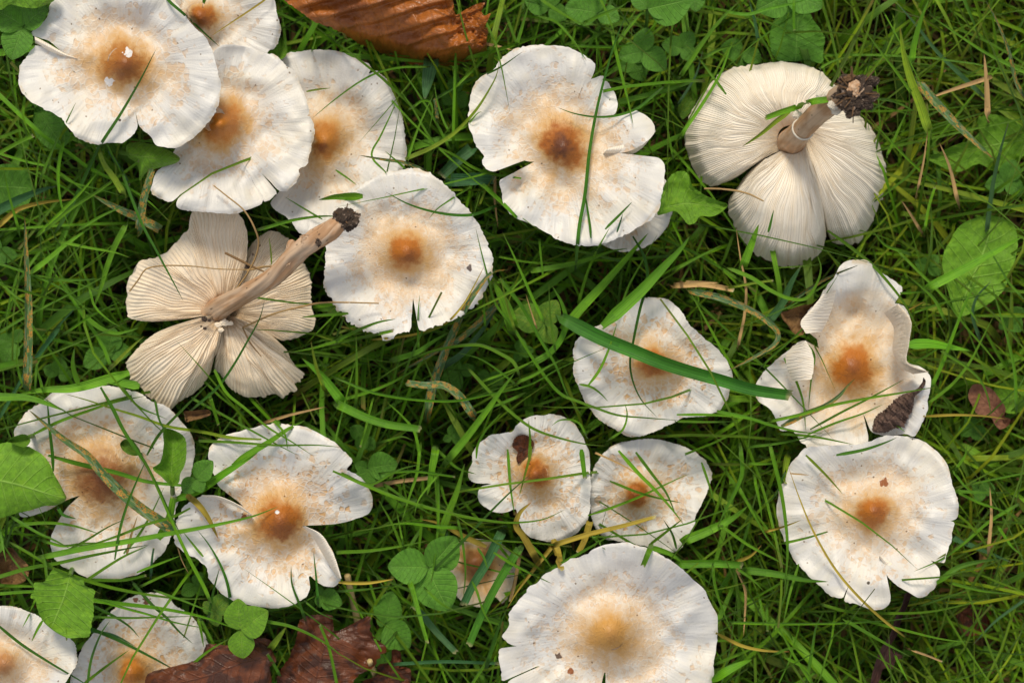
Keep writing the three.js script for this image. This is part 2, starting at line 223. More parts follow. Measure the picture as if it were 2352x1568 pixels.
mushroom({ seed: 5, ref: 'the frilly notched cap', label: 'frilly white mushroom cap with orange boss and one narrow notch below', h: 4.1, c: [930, 578], jag: 2.2, uh: 0.4, uw: 46, darkK: 0.5, dark: [10, 10], patch: 0.95, cell: 9, rim: 0.10, marks: [[1078, 615, 7, 0.12, 0.09, 0.08]],
  outline: [[907, 393], [937, 387], [967, 390], [991, 400], [1017, 420], [1037, 437], [1061, 467], [1084, 490], [1108, 530], [1126, 570], [1133, 600], [1131, 629], [1117, 662], [1104, 686], [1090, 702], [1061, 722], [1037, 735], [997, 752], [966, 759], [956, 725], [950, 680], [945, 725], [940, 762], [917, 767], [884, 781], [870, 769], [844, 762], [817, 749], [784, 722], [760, 690], [745, 655], [745, 610], [750, 560], [760, 520], [775, 490], [790, 460], [820, 430], [860, 408], [880, 396]] });
mushroom({ seed: 7, core: [0.10, 0.028, 0.010], boss: [0.40, 0.12, 0.010], um2: 0.9, ref: 'the torn lobed cap', label: 'large white mushroom cap torn into lobes round a dark brown boss', h: 4.0, c: R(1, 0, [[1520, 1010]])[0], uh: 0.3, darkK: 0.9, darkR: 34, dark: [-2, -4], patch: 0.8, cell: 11, rim: 0.16, wave: 0.14,
  bumps: [[1170, 392, 26, 0.35], [1190, 420, 24, -0.3], [1480, 320, 34, 0.3], [1460, 372, 30, -0.12], [1400, 215, 30, -0.25], [1330, 150, 50, 0.12]],
  outline: L(1, 0, '1080,430 1180,350 1260,325 1400,310 1520,315 1600,340 1680,380 1750,435 1745,490 1710,550 1655,605 1690,570 1750,535 1800,520 1850,580 1900,670 1905,730 1885,785 1850,800 1960,775 2040,760 2110,800 2165,870 2160,920 2090,990 1990,1040 1900,1055 1740,1050 1820,1062 1900,1075 2000,1075 2100,1080 2190,1090 2225,1150 2230,1220 2215,1330 2200,1400 2160,1480 2100,1530 2000,1590 1880,1650 1780,1690 1700,1700 1600,1690 1500,1655 1360,1570 1260,1530 1150,1470 1115,1400 1110,1330 1095,1240 1120,1232 1200,1205 1290,1182 1340,1155 1390,1112 1300,1112 1200,1092 1130,1112 1100,1150 1060,1180 1000,1165 965,1105 985,1080 960,1050 925,1000 890,910 880,830 890,700 905,620 930,560 980,520 1060,470'),
  flaps: [{ inner: L(1, 0, '1840,1020 1960,990 2070,930 2160,880'), outer: L(1, 0, '1800,1062 1960,1075 2060,1030 2168,905'), h: [4.25, 3.85], G: 22 }] });
mushroom({ seed: 8, ref: 'the mostly hidden pale cap', label: 'pale mushroom cap mostly hidden beneath the torn lobed white cap', h: 2.7, c: [1440, 478], patch: 0.4, umbo: 0.5,
  outline: [[1440, 380], [1500, 390], [1535, 425], [1545, 480], [1530, 525], [1495, 560], [1445, 578], [1390, 565], [1350, 520], [1345, 450], [1380, 395]] });
mushroom({ seed: 9, strong: 1.2, ref: 'the domed patchy cap', label: 'domed mushroom cap crossed by one very broad green grass blade', h: 3.1, c: R(1, 1, [[2150, 925]])[0], uh: 0.45, uw: 50, patch: 1.0, cell: 13, tan: 0.40, rim: -0.1, darkK: 0.4, swirl: 1,
  outline: L(1, 1, '1600,900 1610,800 1650,740 1750,680 1850,640 1940,570 1970,520 2050,490 2150,480 2250,490 2310,540 2352,590 2412,680 2452,720 2552,800 2632,880 2682,960 2702,1030 2682,1110 2652,1200 2602,1260 2502,1300 2352,1315 2300,1340 2200,1390 2100,1430 2000,1440 1900,1400 1800,1340 1740,1280 1680,1200 1640,1100 1605,1000') });
mushroom({ seed: 10, ref: 'the crumpled cap', label: 'crumpled twisted mushroom cap with curled edges and dark bark scrap on it', h: 3.3, c: R(2, 1, [[1170, 960]])[0], uh: 0.25, uw: 44, patch: 0.45, halo: 1, um2: 0.85, tan: 0.60, rim: 0.25, wave: 0.16, darkK: 0.5, dark: [4, 0],
  bumps: [[1960, 650, 60, 0.3], [1855, 830, 30, 0.35], [2085, 760, 30, 0.3], [1960, 705, 22, -0.3], [2110, 880, 40, 0.2], [1900, 960, 60, -0.2]],
  outline: L(2, 1, '1070,290 1120,240 1200,230 1270,235 1330,280 1400,330 1450,370 1510,410 1510,450 1470,490 1460,520 1500,530 1540,550 1570,620 1575,720 1550,800 1540,870 1560,930 1640,960 1690,1000 1720,1070 1710,1130 1690,1180 1690,1250 1650,1350 1600,1440 1540,1425 1440,1440 1310,1410 1260,1310 1210,1210 1180,1130 1170,1240 1270,1390 1275,1490 1200,1530 1100,1560 980,1590 880,1570 850,1500 820,1480 760,1400 680,1400 640,1310 600,1250 520,1200 500,1140 510,1080 560,1000 640,920 700,870 760,820 800,790 850,780 890,820 940,850 1000,882 970,860 940,830 920,760 870,720 840,700 820,660 850,620 880,560 930,520 980,430 1040,350'),
  flaps: [{ inner: L(2, 1, '760,815 715,880 720,960 760,1060'), outer: L(2, 1, '850,778 895,860 905,960 890,1045'), h: [3.75, 4.2], G: 12 }, { inner: L(2, 1, '1060,430 1030,560 1000,640 960,720'), outer: L(2, 1, '970,460 880,570 815,655 850,730'), h: [3.9, 4.3], G: 12 }, { inner: L(2, 1, '1390,590 1455,690 1450,850 1500,960 1590,1010'), outer: L(2, 1, '1490,525 1575,640 1562,800 1552,930 1700,995'), h: [4.0, 4.35], G: 60, depth: 0.03 }] });
mushroom({ seed: 11, um2: 1.15, ref: 'the clean white cap', label: 'clean white mushroom cap with tan boss and two split flaps at its margin', h: 3.8, c: R(2, 2, [[1320, 390]])[0], uh: 0.36, uw: 44, patch: 0.7, cell: 12, tan: 0.42, darkK: 0.5, darkR: 18, dark: [8, -4], rim: 0.12, marks: [[2031, 1108, 10, ...RUST], [1995, 1338, 4, 0.08, 0.06, 0.04]],
  bumps: [[2110, 1270, 26, -0.25], [2140, 1340, 40, 0.2], [2040, 1330, 40, 0.2]],
  outline: L(2, 2, '700,190 740,60 800,0 860,-50 1000,-60 1150,-70 1290,-90 1400,-130 1500,-135 1600,-115 1700,-65 1780,0 1830,80 1860,180 1890,270 1905,350 1900,420 1872,448 1740,440 1620,435 1740,448 1868,462 1865,540 1850,600 1830,650 1820,700 1815,735 1760,740 1640,700 1550,650 1640,705 1690,720 1760,770 1775,830 1750,900 1690,960 1630,980 1560,940 1480,900 1420,840 1375,750 1350,670 1362,760 1390,850 1430,940 1430,1010 1390,1060 1320,1070 1250,1050 1180,1020 1120,1000 1130,950 1146,900 1122,950 1100,990 1000,960 930,890 850,820 790,750 750,690 700,600 670,500 655,400 655,300 675,220'),
  flaps: [{ inner: L(2, 2, '1365,690 1450,750 1560,840 1640,960'), outer: L(2, 2, '1355,700 1410,835 1490,905 1625,982'), h: [4.05, 3.7], G: 16 }] });
mushroom({ seed: 12, strong: 1.2, um2: 0.85, ref: 'the small thick cap', label: 'small thick domed mushroom cap with scalloped side and reddish leaf scrap', h: 3.3, c: R(1, 2, [[1340, 130]])[0], uh: 0.3, uw: 34, patch: 1.05, cell: 11, swirl: 1, tan: 0.44, darkK: 0.6, darkR: 24, dark: [6, 0], rim: -0.45, wave: 0.12, jag: 0.5,
  outline: L(1, 2, '1210,-207 1300,-262 1400,-277 1500,-277 1580,-237 1640,-167 1690,-67 1710,0 1715,100 1720,200 1715,350 1700,440 1650,510 1600,550 1520,590 1420,600 1340,580 1270,540 1230,480 1215,420 1200,375 1150,390 1080,400 1010,370 960,340 940,280 960,220 1040,200 960,195 900,185 870,150 880,100 900,50 910,-30 960,-90 1040,-140 1120,-150 1180,-165') });
mushroom({ seed: 13, strong: 1.2, ref: 'the veiled scaly cap', label: 'scaly mushroom cap veiled by thin grass blades, touching the small domed cap', h: 2.5, c: R(1, 2, [[2030, 270]])[0], uh: 0.3, patch: 1.0, cell: 13, swirl: 1, darkK: 0.45, rim: -0.2,
  outline: L(1, 2, '1725,150 1760,50 1850,-50 1980,-100 2118,-110 2260,-90 2400,-40 2490,20 2535,80 2552,160 2522,260 2482,340 2440,430 2430,500 2380,570 2340,640 2250,680 2150,645 2000,605 1900,590 1820,580 1740,480 1720,400 1715,260') });
mushroom({ seed: 14, boss: [0.60, 0.29, 0.045], um2: 1.05, ref: 'the biggest pale cap', label: 'biggest pale mushroom cap with yellow boss and a split strip at its side', h: 4.7, c: R(1, 2, [[1860, 1230]])[0], uh: 0.42, uw: 56, patch: 0.8, cell: 11, tan: 0.40, darkK: 0.2, dark: [4, 4], umbo: 0.8, rim: 0.10, marks: [[1311, 1541, 7, ...RUST], [1284, 1505, 7, 0.14, 0.09, 0.06]], bumps: [[1200, 1508, 40, -0.2]],
  outline: L(1, 2, '1115,1250 1150,1180 1160,1080 1210,1020 1270,960 1290,910 1360,870 1400,820 1470,780 1560,730 1680,690 1750,650 1850,615 1960,605 2060,620 2140,650 2200,685 2300,750 2350,790 2432,860 2502,935 2552,1020 2592,1120 2595,1240 2582,1390 2552,1568 2500,1700 2300,1850 2000,1950 1840,1950 1822,1620 1818,1490 1785,1600 1700,1900 1400,1800 1200,1650 1150,1568 1270,1500 1340,1470 1400,1452 1250,1478 1180,1520 1110,1555 1092,1450 1090,1335 1110,1330 1200,1340 1340,1342 1440,1346 1340,1326 1250,1320 1180,1310 1120,1275') });
mushroom({ seed: 15, boss: [0.34, 0.12, 0.025], strong: 1.2, um2: 0.72, ref: 'the brown centred cap', label: 'mushroom cap with wide brown centre under many crossing grass blades', h: 2.9, c: R(0, 2, [[690, 150]])[0], uh: 0.3, uw: 60, patch: 0.85, cell: 12, swirl: 1, tan: 0.56, darkK: 0.75, darkR: 50, dark: [6, 10], umbo: 0.75, rim: -0.05,
  outline: L(0, 2, '100,-167 140,-237 200,-307 300,-377 400,-447 550,-487 700,-477 850,-457 950,-430 1050,-367 1150,-337 1250,-217 1320,-137 1340,-67 1330,50 1300,150 1240,250 1220,350 1200,450 1180,560 1130,650 1060,730 980,800 880,840 760,870 650,860 500,800 430,760 380,720 350,660 345,580 380,490 420,420 470,350 560,280 480,300 400,340 350,370 250,410 170,425 130,410 150,300 130,100 110,-50') });
mushroom({ seed: 16, boss: [0.45, 0.14, 0.010], strong: 1.2, um2: 0.9, ref: 'the wedge slit cap', label: 'mushroom cap with a deep wedge slit on each side of its orange boss', h: 3.5, c: R(0, 2, [[1930, 455]])[0], uh: 0.34, uw: 48, patch: 1.0, cell: 12, tan: 0.46, darkK: 0.55, darkR: 36, dark: [4, 16], rim: 0.0, marks: [[637, 1176, 6, ...WHITE], [561, 1186, 7, ...RUST]], bumps: [[545, 1120, 24, 0.25], [520, 1160, 26, -0.2], [740, 1260, 24, -0.25], [760, 1180, 40, 0.15]],
  outline: L(0, 2, '1440,-47 1550,-137 1680,-177 1800,-207 1900,-217 2000,-207 2100,-187 2200,-147 2300,-97 2370,-27 2430,40 2395,95 2450,130 2520,200 2560,280 2570,350 2540,400 2450,440 2330,472 2200,482 2080,490 2150,512 2230,580 2290,660 2320,750 2345,850 2330,890 2270,905 2190,880 2130,830 2132,930 2100,990 2030,1030 1950,1050 1850,1055 1740,1040 1600,1000 1500,930 1440,850 1420,780 1350,720 1250,660 1210,590 1210,520 1230,420 1290,340 1370,290 1450,282 1560,312 1650,345 1735,410 1650,330 1560,260 1500,210 1480,150 1440,50'),
  flaps: [{ inner: L(0, 2, '2080,492 2150,560 2220,680 2325,850'), outer: L(0, 2, '2100,488 2210,545 2300,690 2352,850'), h: [3.6, 3.95], G: 16 }, { inner: L(0, 2, '1375,290 1480,300 1600,345 1730,412'), outer: L(0, 2, '1390,275 1490,280 1610,325 1735,408'), h: [3.6, 3.9], G: 16 }] });
mushroom({ seed: 17, ref: 'the tan cap', label: 'tan and white mushroom cap with its edge under a toothed green leaf', h: 3.6, c: R(0, 2, [[10, 1440]])[0], uh: 0.3, patch: 0.7, tan: 0.55, umbo: 0.6, darkK: 0.3, rim: 0,
  outline: L(0, 2, '-300,1120 -100,1055 60,1040 200,1080 330,1150 430,1220 510,1290 530,1350 525,1430 480,1510 450,1568 350,1700 0,1800 -300,1750 -420,1450') });
mushroom({ seed: 18, boss: [0.56, 0.20, 0.02], strong: 1.2, ref: 'the russet leaf cap', label: 'greyish mushroom cap with orange boss, half covered by a dark brown leaf', h: 2.6, c: R(0, 2, [[890, 1500]])[0], uh: 0.3, patch: 0.95, cell: 12, tan: 0.42, darkK: 0.3, rim: 0.05, marks: [[335, 1381, 9, 0.2, 0.08, 0.04], [310, 1378, 6, 0.24, 0.1, 0.05]],
  outline: L(0, 2, '530,1430 560,1330 620,1250 700,1150 800,1040 950,960 1060,945 1140,970 1190,1020 1300,1100 1380,1200 1430,1290 1440,1400 1400,1550 1250,1750 950,1850 650,1800 500,1650 480,1530') });
mushroom({ seed: 19, ref: 'the small sunken brown cap', label: 'small brown mushroom cap sunk low in the grass under clover leaves', h: 1.1, halo: 1, c: R(1, 2, [[920, 740]])[0], uh: 0.3, uw: 40, patch: 0.5, tan: 0.85, darkK: 0.6, um2: 0.5, boss: [0.52, 0.24, 0.09], darkR: 30, rim: -0.15,
  outline: L(1, 2, '700,760 720,640 800,580 950,580 1080,600 1170,680 1200,790 1180,900 1110,1020 1060,980 1000,1050 880,1030 800,980 740,880') });

// ---- the two that lie gills up
const soilClumpMat = std({ map: texture(128, 128, (u, v, o) => { const n = fbm(u * 22, v * 22, 91), k = 0.4 + 1.2 * n; const p = sst(0.66, 0.8, fbm(u * 14, v * 14, 92)); o[0] = lerp(0.055 * k, 0.35, p); o[1] = lerp(0.036 * k, 0.26, p); o[2] = lerp(0.024 * k, 0.2, p); }, true, true), roughness: 0.95 });
function clump(center, r, seed, sx = 1, sy = 1, sz = 1) { const g = new THREE.IcosahedronGeometry(1, 20), p = g.attributes.position; for (let i = 0; i < p.count; i++) { const v = V(p.getX(i), p.getY(i), p.getZ(i)); const n = 0.62 + 0.75 * fbm(v.x * 2.6 + v.z * 1.7 + 20, v.y * 2.6 - v.z * 2.1 + 20, seed) * (0.7 + 0.6 * noise(v.x * 7 + 30 + v.z * 3, v.y * 7 + 30, seed + 3)); p.setXYZ(i, center.x + v.x * n * r * sx, center.y + v.y * n * r * sy, center.z + v.z * n * r * sz); } g.computeVertexNormals(); return g; }
const rootletMat = std({ color: new THREE.Color().setRGB(0.16, 0.085, 0.035), roughness: 0.8 });
function rootlets(center, n, len, seed, parent) { const q = rngFrom(seed); for (let i = 0; i < n; i++) { const d = V(q() - 0.5, q() - 0.45, q() - 0.5).normalize(), e = V(q() - 0.5, q() - 0.5, q() - 0.5).multiplyScalar(len * 0.6); mesh('rootlet', tube([center.clone().addScaledVector(d, len * 0.3), center.clone().addScaledVector(d, len * 0.8).addScaledVector(e, 0.5), center.clone().addScaledVector(d, len * (1 + q() * 0.4)).add(e)], [0.00022, 0.00018, 0.0001], 5), rootletMat, parent); } }
const px0 = (c, r, x, y) => R(c, r, [[x, y]])[0];
{ // cream one with four spread lobes and a long stem
  const B = R(0, 1, [[1500, 560]])[0], O = P(B[0], B[1], 2.2); O.y = 0;
  const root = thing('mushroom', 'upturned cream mushroom torn into four gilled lobes with a long bare stem', 'mushroom', O, 'mushrooms lying in the grass');
  const ring = L(0, 1, '1430,600 1425,540 1470,480 1540,455 1600,470 1640,540 1640,610 1600,660 1530,680 1470,660');
  const lobes = [
    ['1440,600 1428,560 1440,520 1470,485 1520,465 1580,465', '1400,615 1170,640 1000,645 890,620 865,560 870,480 890,380 910,310 940,250 1000,220 1080,205 1180,140 1230,80 1290,20 1310,-50 1330,-110 1480,-120 1640,-100 1690,0 1705,80 1700,160 1690,240 1660,350', 64, [2.5, 2.7], 0.35],
    ['1585,460 1620,480 1650,520 1660,580 1640,640', '1690,330 1690,220 1720,130 1780,70 1850,30 1930,40 2000,90 2060,180 2100,250 2130,310 2145,380 2140,450 2150,550 2170,630 2150,700 2090,740 2000,770 1930,775 1880,730', 60, [2.3, 2.1], 0.3],
    ['1640,640 1600,670 1560,690 1530,700', '1800,690 1870,740 1920,790 1980,850 2000,900 2040,960 2095,1010 2060,1060 2030,1070 2040,1110 1990,1130 1950,1180 1900,1150 1800,1165 1700,1170 1620,1130 1560,1080 1510,1000 1475,985 1485,880', 44, [2.7, 2.2], 0.3],
    ['1530,720 1500,700 1470,670 1440,630 1430,610', '1500,850 1465,910 1450,990 1400,1080 1320,1150 1230,1200 1180,1245 1120,1230 1060,1190 1000,1150 980,1110 920,1080 880,1000 868,930 930,850 980,800 1050,740 1150,690 1300,640', 50, [2.9, 2.5], 0.4]];
  lobes.forEach(([a, b, G, [h0, h1], bulge], i) => { const hub = px0(0, 1, 1550, 585), inner = L(0, 1, a).map(([x, y]) => [lerp(hub[0], x, 0.35), lerp(hub[1], y, 0.35)]), outer = L(0, 1, b), hf = (s, t) => lerp(h0, h1, t * t) - 0.25 * sst(0.16, 0, t) + bulge * Math.sin(Math.PI * clamp(t * 0.85)) * (0.55 + 0.45 * Math.sin(Math.PI * s)) + 0.16 * (fbm(s * 4, t * 3, 200 + i) - 0.5);
    const lobe = mesh('cap_lobe', gillSheet(inner, outer, Math.round(G * 1.15), hf, 0.032, O, 210 + i * 7), gillMat, root); mesh('cap_skin', skinSheet(inner, outer, hf, 0.4, O), fleshMat, lobe);
    caps.push({ ref: 'the upturned cream mushroom', outline: [...inner, ...outer.slice().reverse()], H: () => Math.max(h0, h1) + bulge + 0.1 }); });
  const path = [[1470, 590, 2.3], [1530, 545, 3.05], [1700, 450, 3.9], [1880, 340, 4.5], [2060, 165, 4.9], [2180, 80, 5.1], [2290, 10, 5.2], [2370, -60, 5.2]].map(([x, y, h]) => { const [q] = R(0, 1, [[x, y]]); return P(q[0], q[1], h).sub(O); });
  const stem = mesh('stem', tube(path, [0.0034, 0.0024, 0.0020, 0.0021, 0.0023, 0.0022, 0.0022, 0.0015], 32, 0.6, 301), stemMat, root);
  mesh('torn_skin', gillSheet(L(0, 1, '1930,270 1960,180 1985,90 2010,80'), L(0, 1, '1990,260 2020,200 2010,140 2030,90'), 6, (s, t) => 4.85 + 0.15 * t, 0.01, O, 305, { nT: 8 }), stemMat, stem);
  mesh('torn_skin', gillSheet(L(0, 1, '2060,60 2100,45 2150,60'), L(0, 1, '2080,140 2130,120 2170,110'), 6, (s, t) => 5.3 - 0.05 * t, 0.01, O, 306, { nT: 8 }), stemMat, stem);
  const tip = path[7]; mesh('soil_clump', clump(tip.clone().add(V(0.0006, 0.0005, 0.0002)), 0.0021, 311, 1.3, 0.9, 1.1), soilClumpMat, root); { const d = R(0, 1, [[2195, 70]])[0]; mesh('soil_clump', clump(P(d[0], d[1], 5.3).sub(O), 0.0013, 312, 0.6, 0.5, 1.4), soilClumpMat, root); }
  rootlets(tip, 9, 0.003, 313, root);
  for (const [x, y, r] of [[1545, 655, 11], [1500, 670, 8], [1585, 660, 7], [1520, 705, 7]]) mesh('ring_remnant', clump(P(...R(0, 1, [[x, y]])[0], 3.1).sub(O), r * 0.75e-4, 321 + x, 1.3, 0.5, 0.9), gillMat, root);
  for (const [x, y, r] of [[1405, 630, 8], [1440, 640, 5], [1410, 695, 5], [1385, 680, 3], [1712, 270, 9], [1740, 185, 4], [1785, 125, 4], [1712, 420, 6], [1850, 300, 5]]) { const [q] = R(0, 1, [[x, y]]); const h = x > 1600 ? (x < 1700 ? 3.6 : 3.35) : 3.25; mesh('soil_crumb', clump(P(q[0], q[1], x === 1712 && y === 420 ? 4.2 : h + 0.05).sub(O), r * 0.7e-4, 330 + x, 1.2, 0.6, 1), soilClumpMat, root); }
  caps.push({ ref: 'the upturned cream mushroom', outline: L(0, 1, '1480,500 1700,390 1900,250 2050,80 2250,-40 2350,-90 2390,-20 2250,80 2130,190 1990,330 1800,480 1600,620'), H: () => 5.4 });
}
{ // white one with a soil plugged stem
  const B = R(2, 0, [[740, 985]])[0], O = P(B[0], B[1], 2.2); O.y = 0;
  const root = thing('mushroom', 'upturned white mushroom with fine gills and a short soil plugged stem', 'mushroom', O, 'mushrooms lying in the grass');
  const lobes = [
    ['670,1040 655,1000 655,950 670,900 710,870 770,860', '590,1068 430,1180 370,1222 300,1255 200,1280 130,1240 70,1150 30,1050 10,920 60,780 130,650 200,560 290,490 400,460 520,445 640,428 760,430 860,450 950,490 1010,540 1070,610', 110, [2.6, 2.6], 0.55],
    ['770,860 820,880 845,920 850,970 840,1010', '1060,600 1100,680 1220,800 1290,870 1340,950 1370,1030 1400,1150 1402,1250 1385,1340 1350,1420 1312,1530 1270,1600 1200,1665 1100,1690 1030,1665 1000,1600 970,1400 930,1250', 92, [2.5, 2.1], 0.6],
    ['850,1000 820,1040 770,1060 720,1055 675,1040', '965,1330 990,1500 988,1640 960,1720 900,1790 800,1825 700,1832 600,1802 540,1770 450,1700 380,1600 345,1520 320,1450 330,1360 380,1290 440,1200 520,1120', 62, [2.8, 2.5], 0.6]];
  lobes.forEach(([a, b, G, [h0, h1], bulge], i) => { const inner = L(2, 0, a), outer = L(2, 0, b), hf = (s, t) => lerp(h0, h1, t * t) + bulge * Math.sin(Math.PI * clamp(0.1 + t * 0.9)) * (0.6 + 0.4 * Math.sin(Math.PI * s)) + 0.1 * (fbm(s * 5, t * 3, 230 + i) - 0.5) - 0.5 * sst(0.85, 1.05, t);
    const lobe = mesh('cap_lobe', gillSheet(inner, outer, Math.round(G * 1.25), hf, 0.020, O, 240 + i * 7), paleGillMat, root); mesh('cap_skin', skinSheet(inner, outer, hf, 0.45, O), fleshMat, lobe);
    caps.push({ ref: 'the upturned white mushroom', outline: [...inner, ...outer.slice().reverse()], H: () => Math.max(h0, h1) + bulge + 0.05 }); });
  const path = [[745, 990, 2.2], [755, 970, 2.9], [840, 880, 4.0], [950, 770, 4.9], [1070, 680, 5.7], [1160, 630, 6.2]].map(([x, y, h]) => { const [q] = R(2, 0, [[x, y]]); return P(q[0], q[1], h).sub(O); });
  const stem = mesh('stem', tube(path, [0.0042, 0.0032, 0.0025, 0.0025, 0.0026, 0.0028], 24, 0.2, 351), stemMat, root);
  const rp = P(...R(2, 0, [[830, 890]])[0], 4.0).sub(O), rg = new THREE.TorusGeometry(0.0025, 0.00024, 8, 40); rg.applyQuaternion(new THREE.Quaternion().setFromUnitVectors(V(0, 0, 1), path[3].clone().sub(path[2]).normalize())); rg.translate(rp.x, rp.y, rp.z); mesh('ring', rg, fleshMat, stem);
  for (const [x, y, h, r] of [[1040, 720, 5.9, 0.0011], [1060, 760, 5.8, 0.001], [960, 665, 5.6, 0.0011], [1010, 650, 5.7, 0.0009], [790, 790, 3.9, 0.001]]) mesh('torn_skin', clump(P(...R(2, 0, [[x, y]])[0], h).sub(O), r, 360 + x, 1.1, 0.5, 0.9), fleshMat, stem);
  const tip = P(...R(2, 0, [[1190, 640]])[0], 6.35).sub(O);
  mesh('soil_clump', clump(tip, 0.0034, 371, 1, 0.7, 0.95), soilClumpMat, root); { const q = rngFrom(378); for (let i = 0; i < 26; i++) { const a = q() * 6.28, r = 0.002 + 0.0022 * q(); mesh('soil_crumb', clump(tip.clone().add(V(Math.cos(a) * r, (q() - 0.3) * 0.002, Math.sin(a) * r)), 0.0004 + 0.0007 * q(), 1000 + i, 1.5, 0.7, 0.8), i % 4 ? soilClumpMat : rootletMat, root); } }
  for (const [x, y, r] of [[1120, 560, 17], [1310, 560, 16], [1310, 660, 15], [1130, 720, 20], [1170, 770, 17], [1260, 590, 15], [1150, 800, 8], [1200, 780, 9]]) mesh('soil_clump', clump(P(...R(2, 0, [[x, y]])[0], 6.35 + (x % 7) * 0.03).sub(O), r * 0.75e-4, 380 + x + y, 1.2, 0.7, 0.9), soilClumpMat, root);
  mesh('torn_flesh', clump(P(...R(2, 0, [[1195, 610]])[0], 6.55).sub(O), 0.0014, 399, 1.1, 0.5, 1.1), stemMat, root);
  rootlets(tip, 28, 0.0044, 373, root);
  caps.push({ ref: 'the upturned white mushroom', outline: L(2, 0, '680,900 850,720 1050,520 1350,500 1400,700 1200,860 1000,850 850,1040 700,1060'), H: () => 5.6 });
}
const covers = [];                                  // outlines of broad leaves, so that the turf grows round them
const surf = (x, y) => { let h = -1, ref = null; for (const c of caps) if (inside(c.outline, x, y)) { const q = c.H(x, y); if (q > h) { h = q; ref = c.ref; } } return [h, ref]; };
console.log('mushrooms done');
// ---------------------------------------------------------------- blades of grass
const bladeTex = texture(64, 256, (u, v, o) => { const st = noise(u * 15, v * 1.5, 401), m = fbm(u * 3, v * 14, 402), e = 1 + 0.45 * Math.exp(-(((u - 0.5) / 0.045) ** 2)); const k = (0.58 + 0.5 * st + 0.3 * (m - 0.5)) * e; o[0] = clamp(k * (0.95 + 0.2 * (m - 0.5))); o[1] = clamp(k); o[2] = clamp(k * 0.9); }, true, true);
const bladeBump = texture(64, 64, (u, v, o) => { const d = Math.abs(u - 0.5); o[0] = o[1] = o[2] = 0.5 + 0.35 * Math.sin(u * 2 * Math.PI * 7) - 0.4 * Math.exp(-((d / 0.05) ** 2)); }, false, true);
const rustTex = texture(128, 512, (u, v, o) => { const st = noise(u * 22, v * 3, 411), m = fbm(u * 5, v * 22, 412), a = fbm(u * 4 + 3, v * 9, 413), w = fbm(u * 6 + 8, v * 11, 414); const k = 0.75 + 0.5 * (st - 0.5);
  let r = 0.075 * k, g = 0.185 * k, b = 0.04 * k; const mil = sst(0.52, 0.66, w) * 0.32; r = lerp(r, 0.30, mil); g = lerp(g, 0.36, mil); b = lerp(b, 0.27, mil); const ps = cells(u * 7, v * 44, 416), ru = sst(0.42, 0.62, a) * sst(0.55, 0.3, ps[0]) * (ps[2] > 0.25 ? 1 : 0); const ye = sst(0.4, 0.6, a) * 0.5; r = lerp(r, 0.30, ye); g = lerp(g, 0.26, ye); b = lerp(b, 0.04, ye); r = lerp(r, 0.52, ru); g = lerp(g, 0.22, ru); b = lerp(b, 0.025, ru); const dk = sst(0.68, 0.74, m); r *= 1 - 0.7 * dk; g *= 1 - 0.75 * dk; b *= 1 - 0.7 * dk; o[0] = r; o[1] = g; o[2] = b; }, true, true);
const strawTex = texture(64, 256, (u, v, o) => { const st = noise(u * 16, v * 2, 421), m = fbm(u * 3, v * 9, 422); const k = 0.65 + 0.5 * st; const d = sst(0.64, 0.8, m) * 0.7; o[0] = lerp(k, 0.3, d); o[1] = lerp(k, 0.24, d); o[2] = lerp(k, 0.2, d); }, true, true);
const grassMat = new THREE.MeshPhysicalMaterial({ map: bladeTex, bumpMap: bladeBump, bumpScale: 0.00009, vertexColors: true, roughness: 0.52, specularIntensity: 0.7, transmission: 0.22, thickness: 0, side: THREE.DoubleSide });
const rustMat = std({ map: rustTex, bumpMap: bladeBump, bumpScale: 0.00006, vertexColors: true, roughness: 0.6 });
const strawMat = std({ map: strawTex, vertexColors: true, roughness: 0.7 });

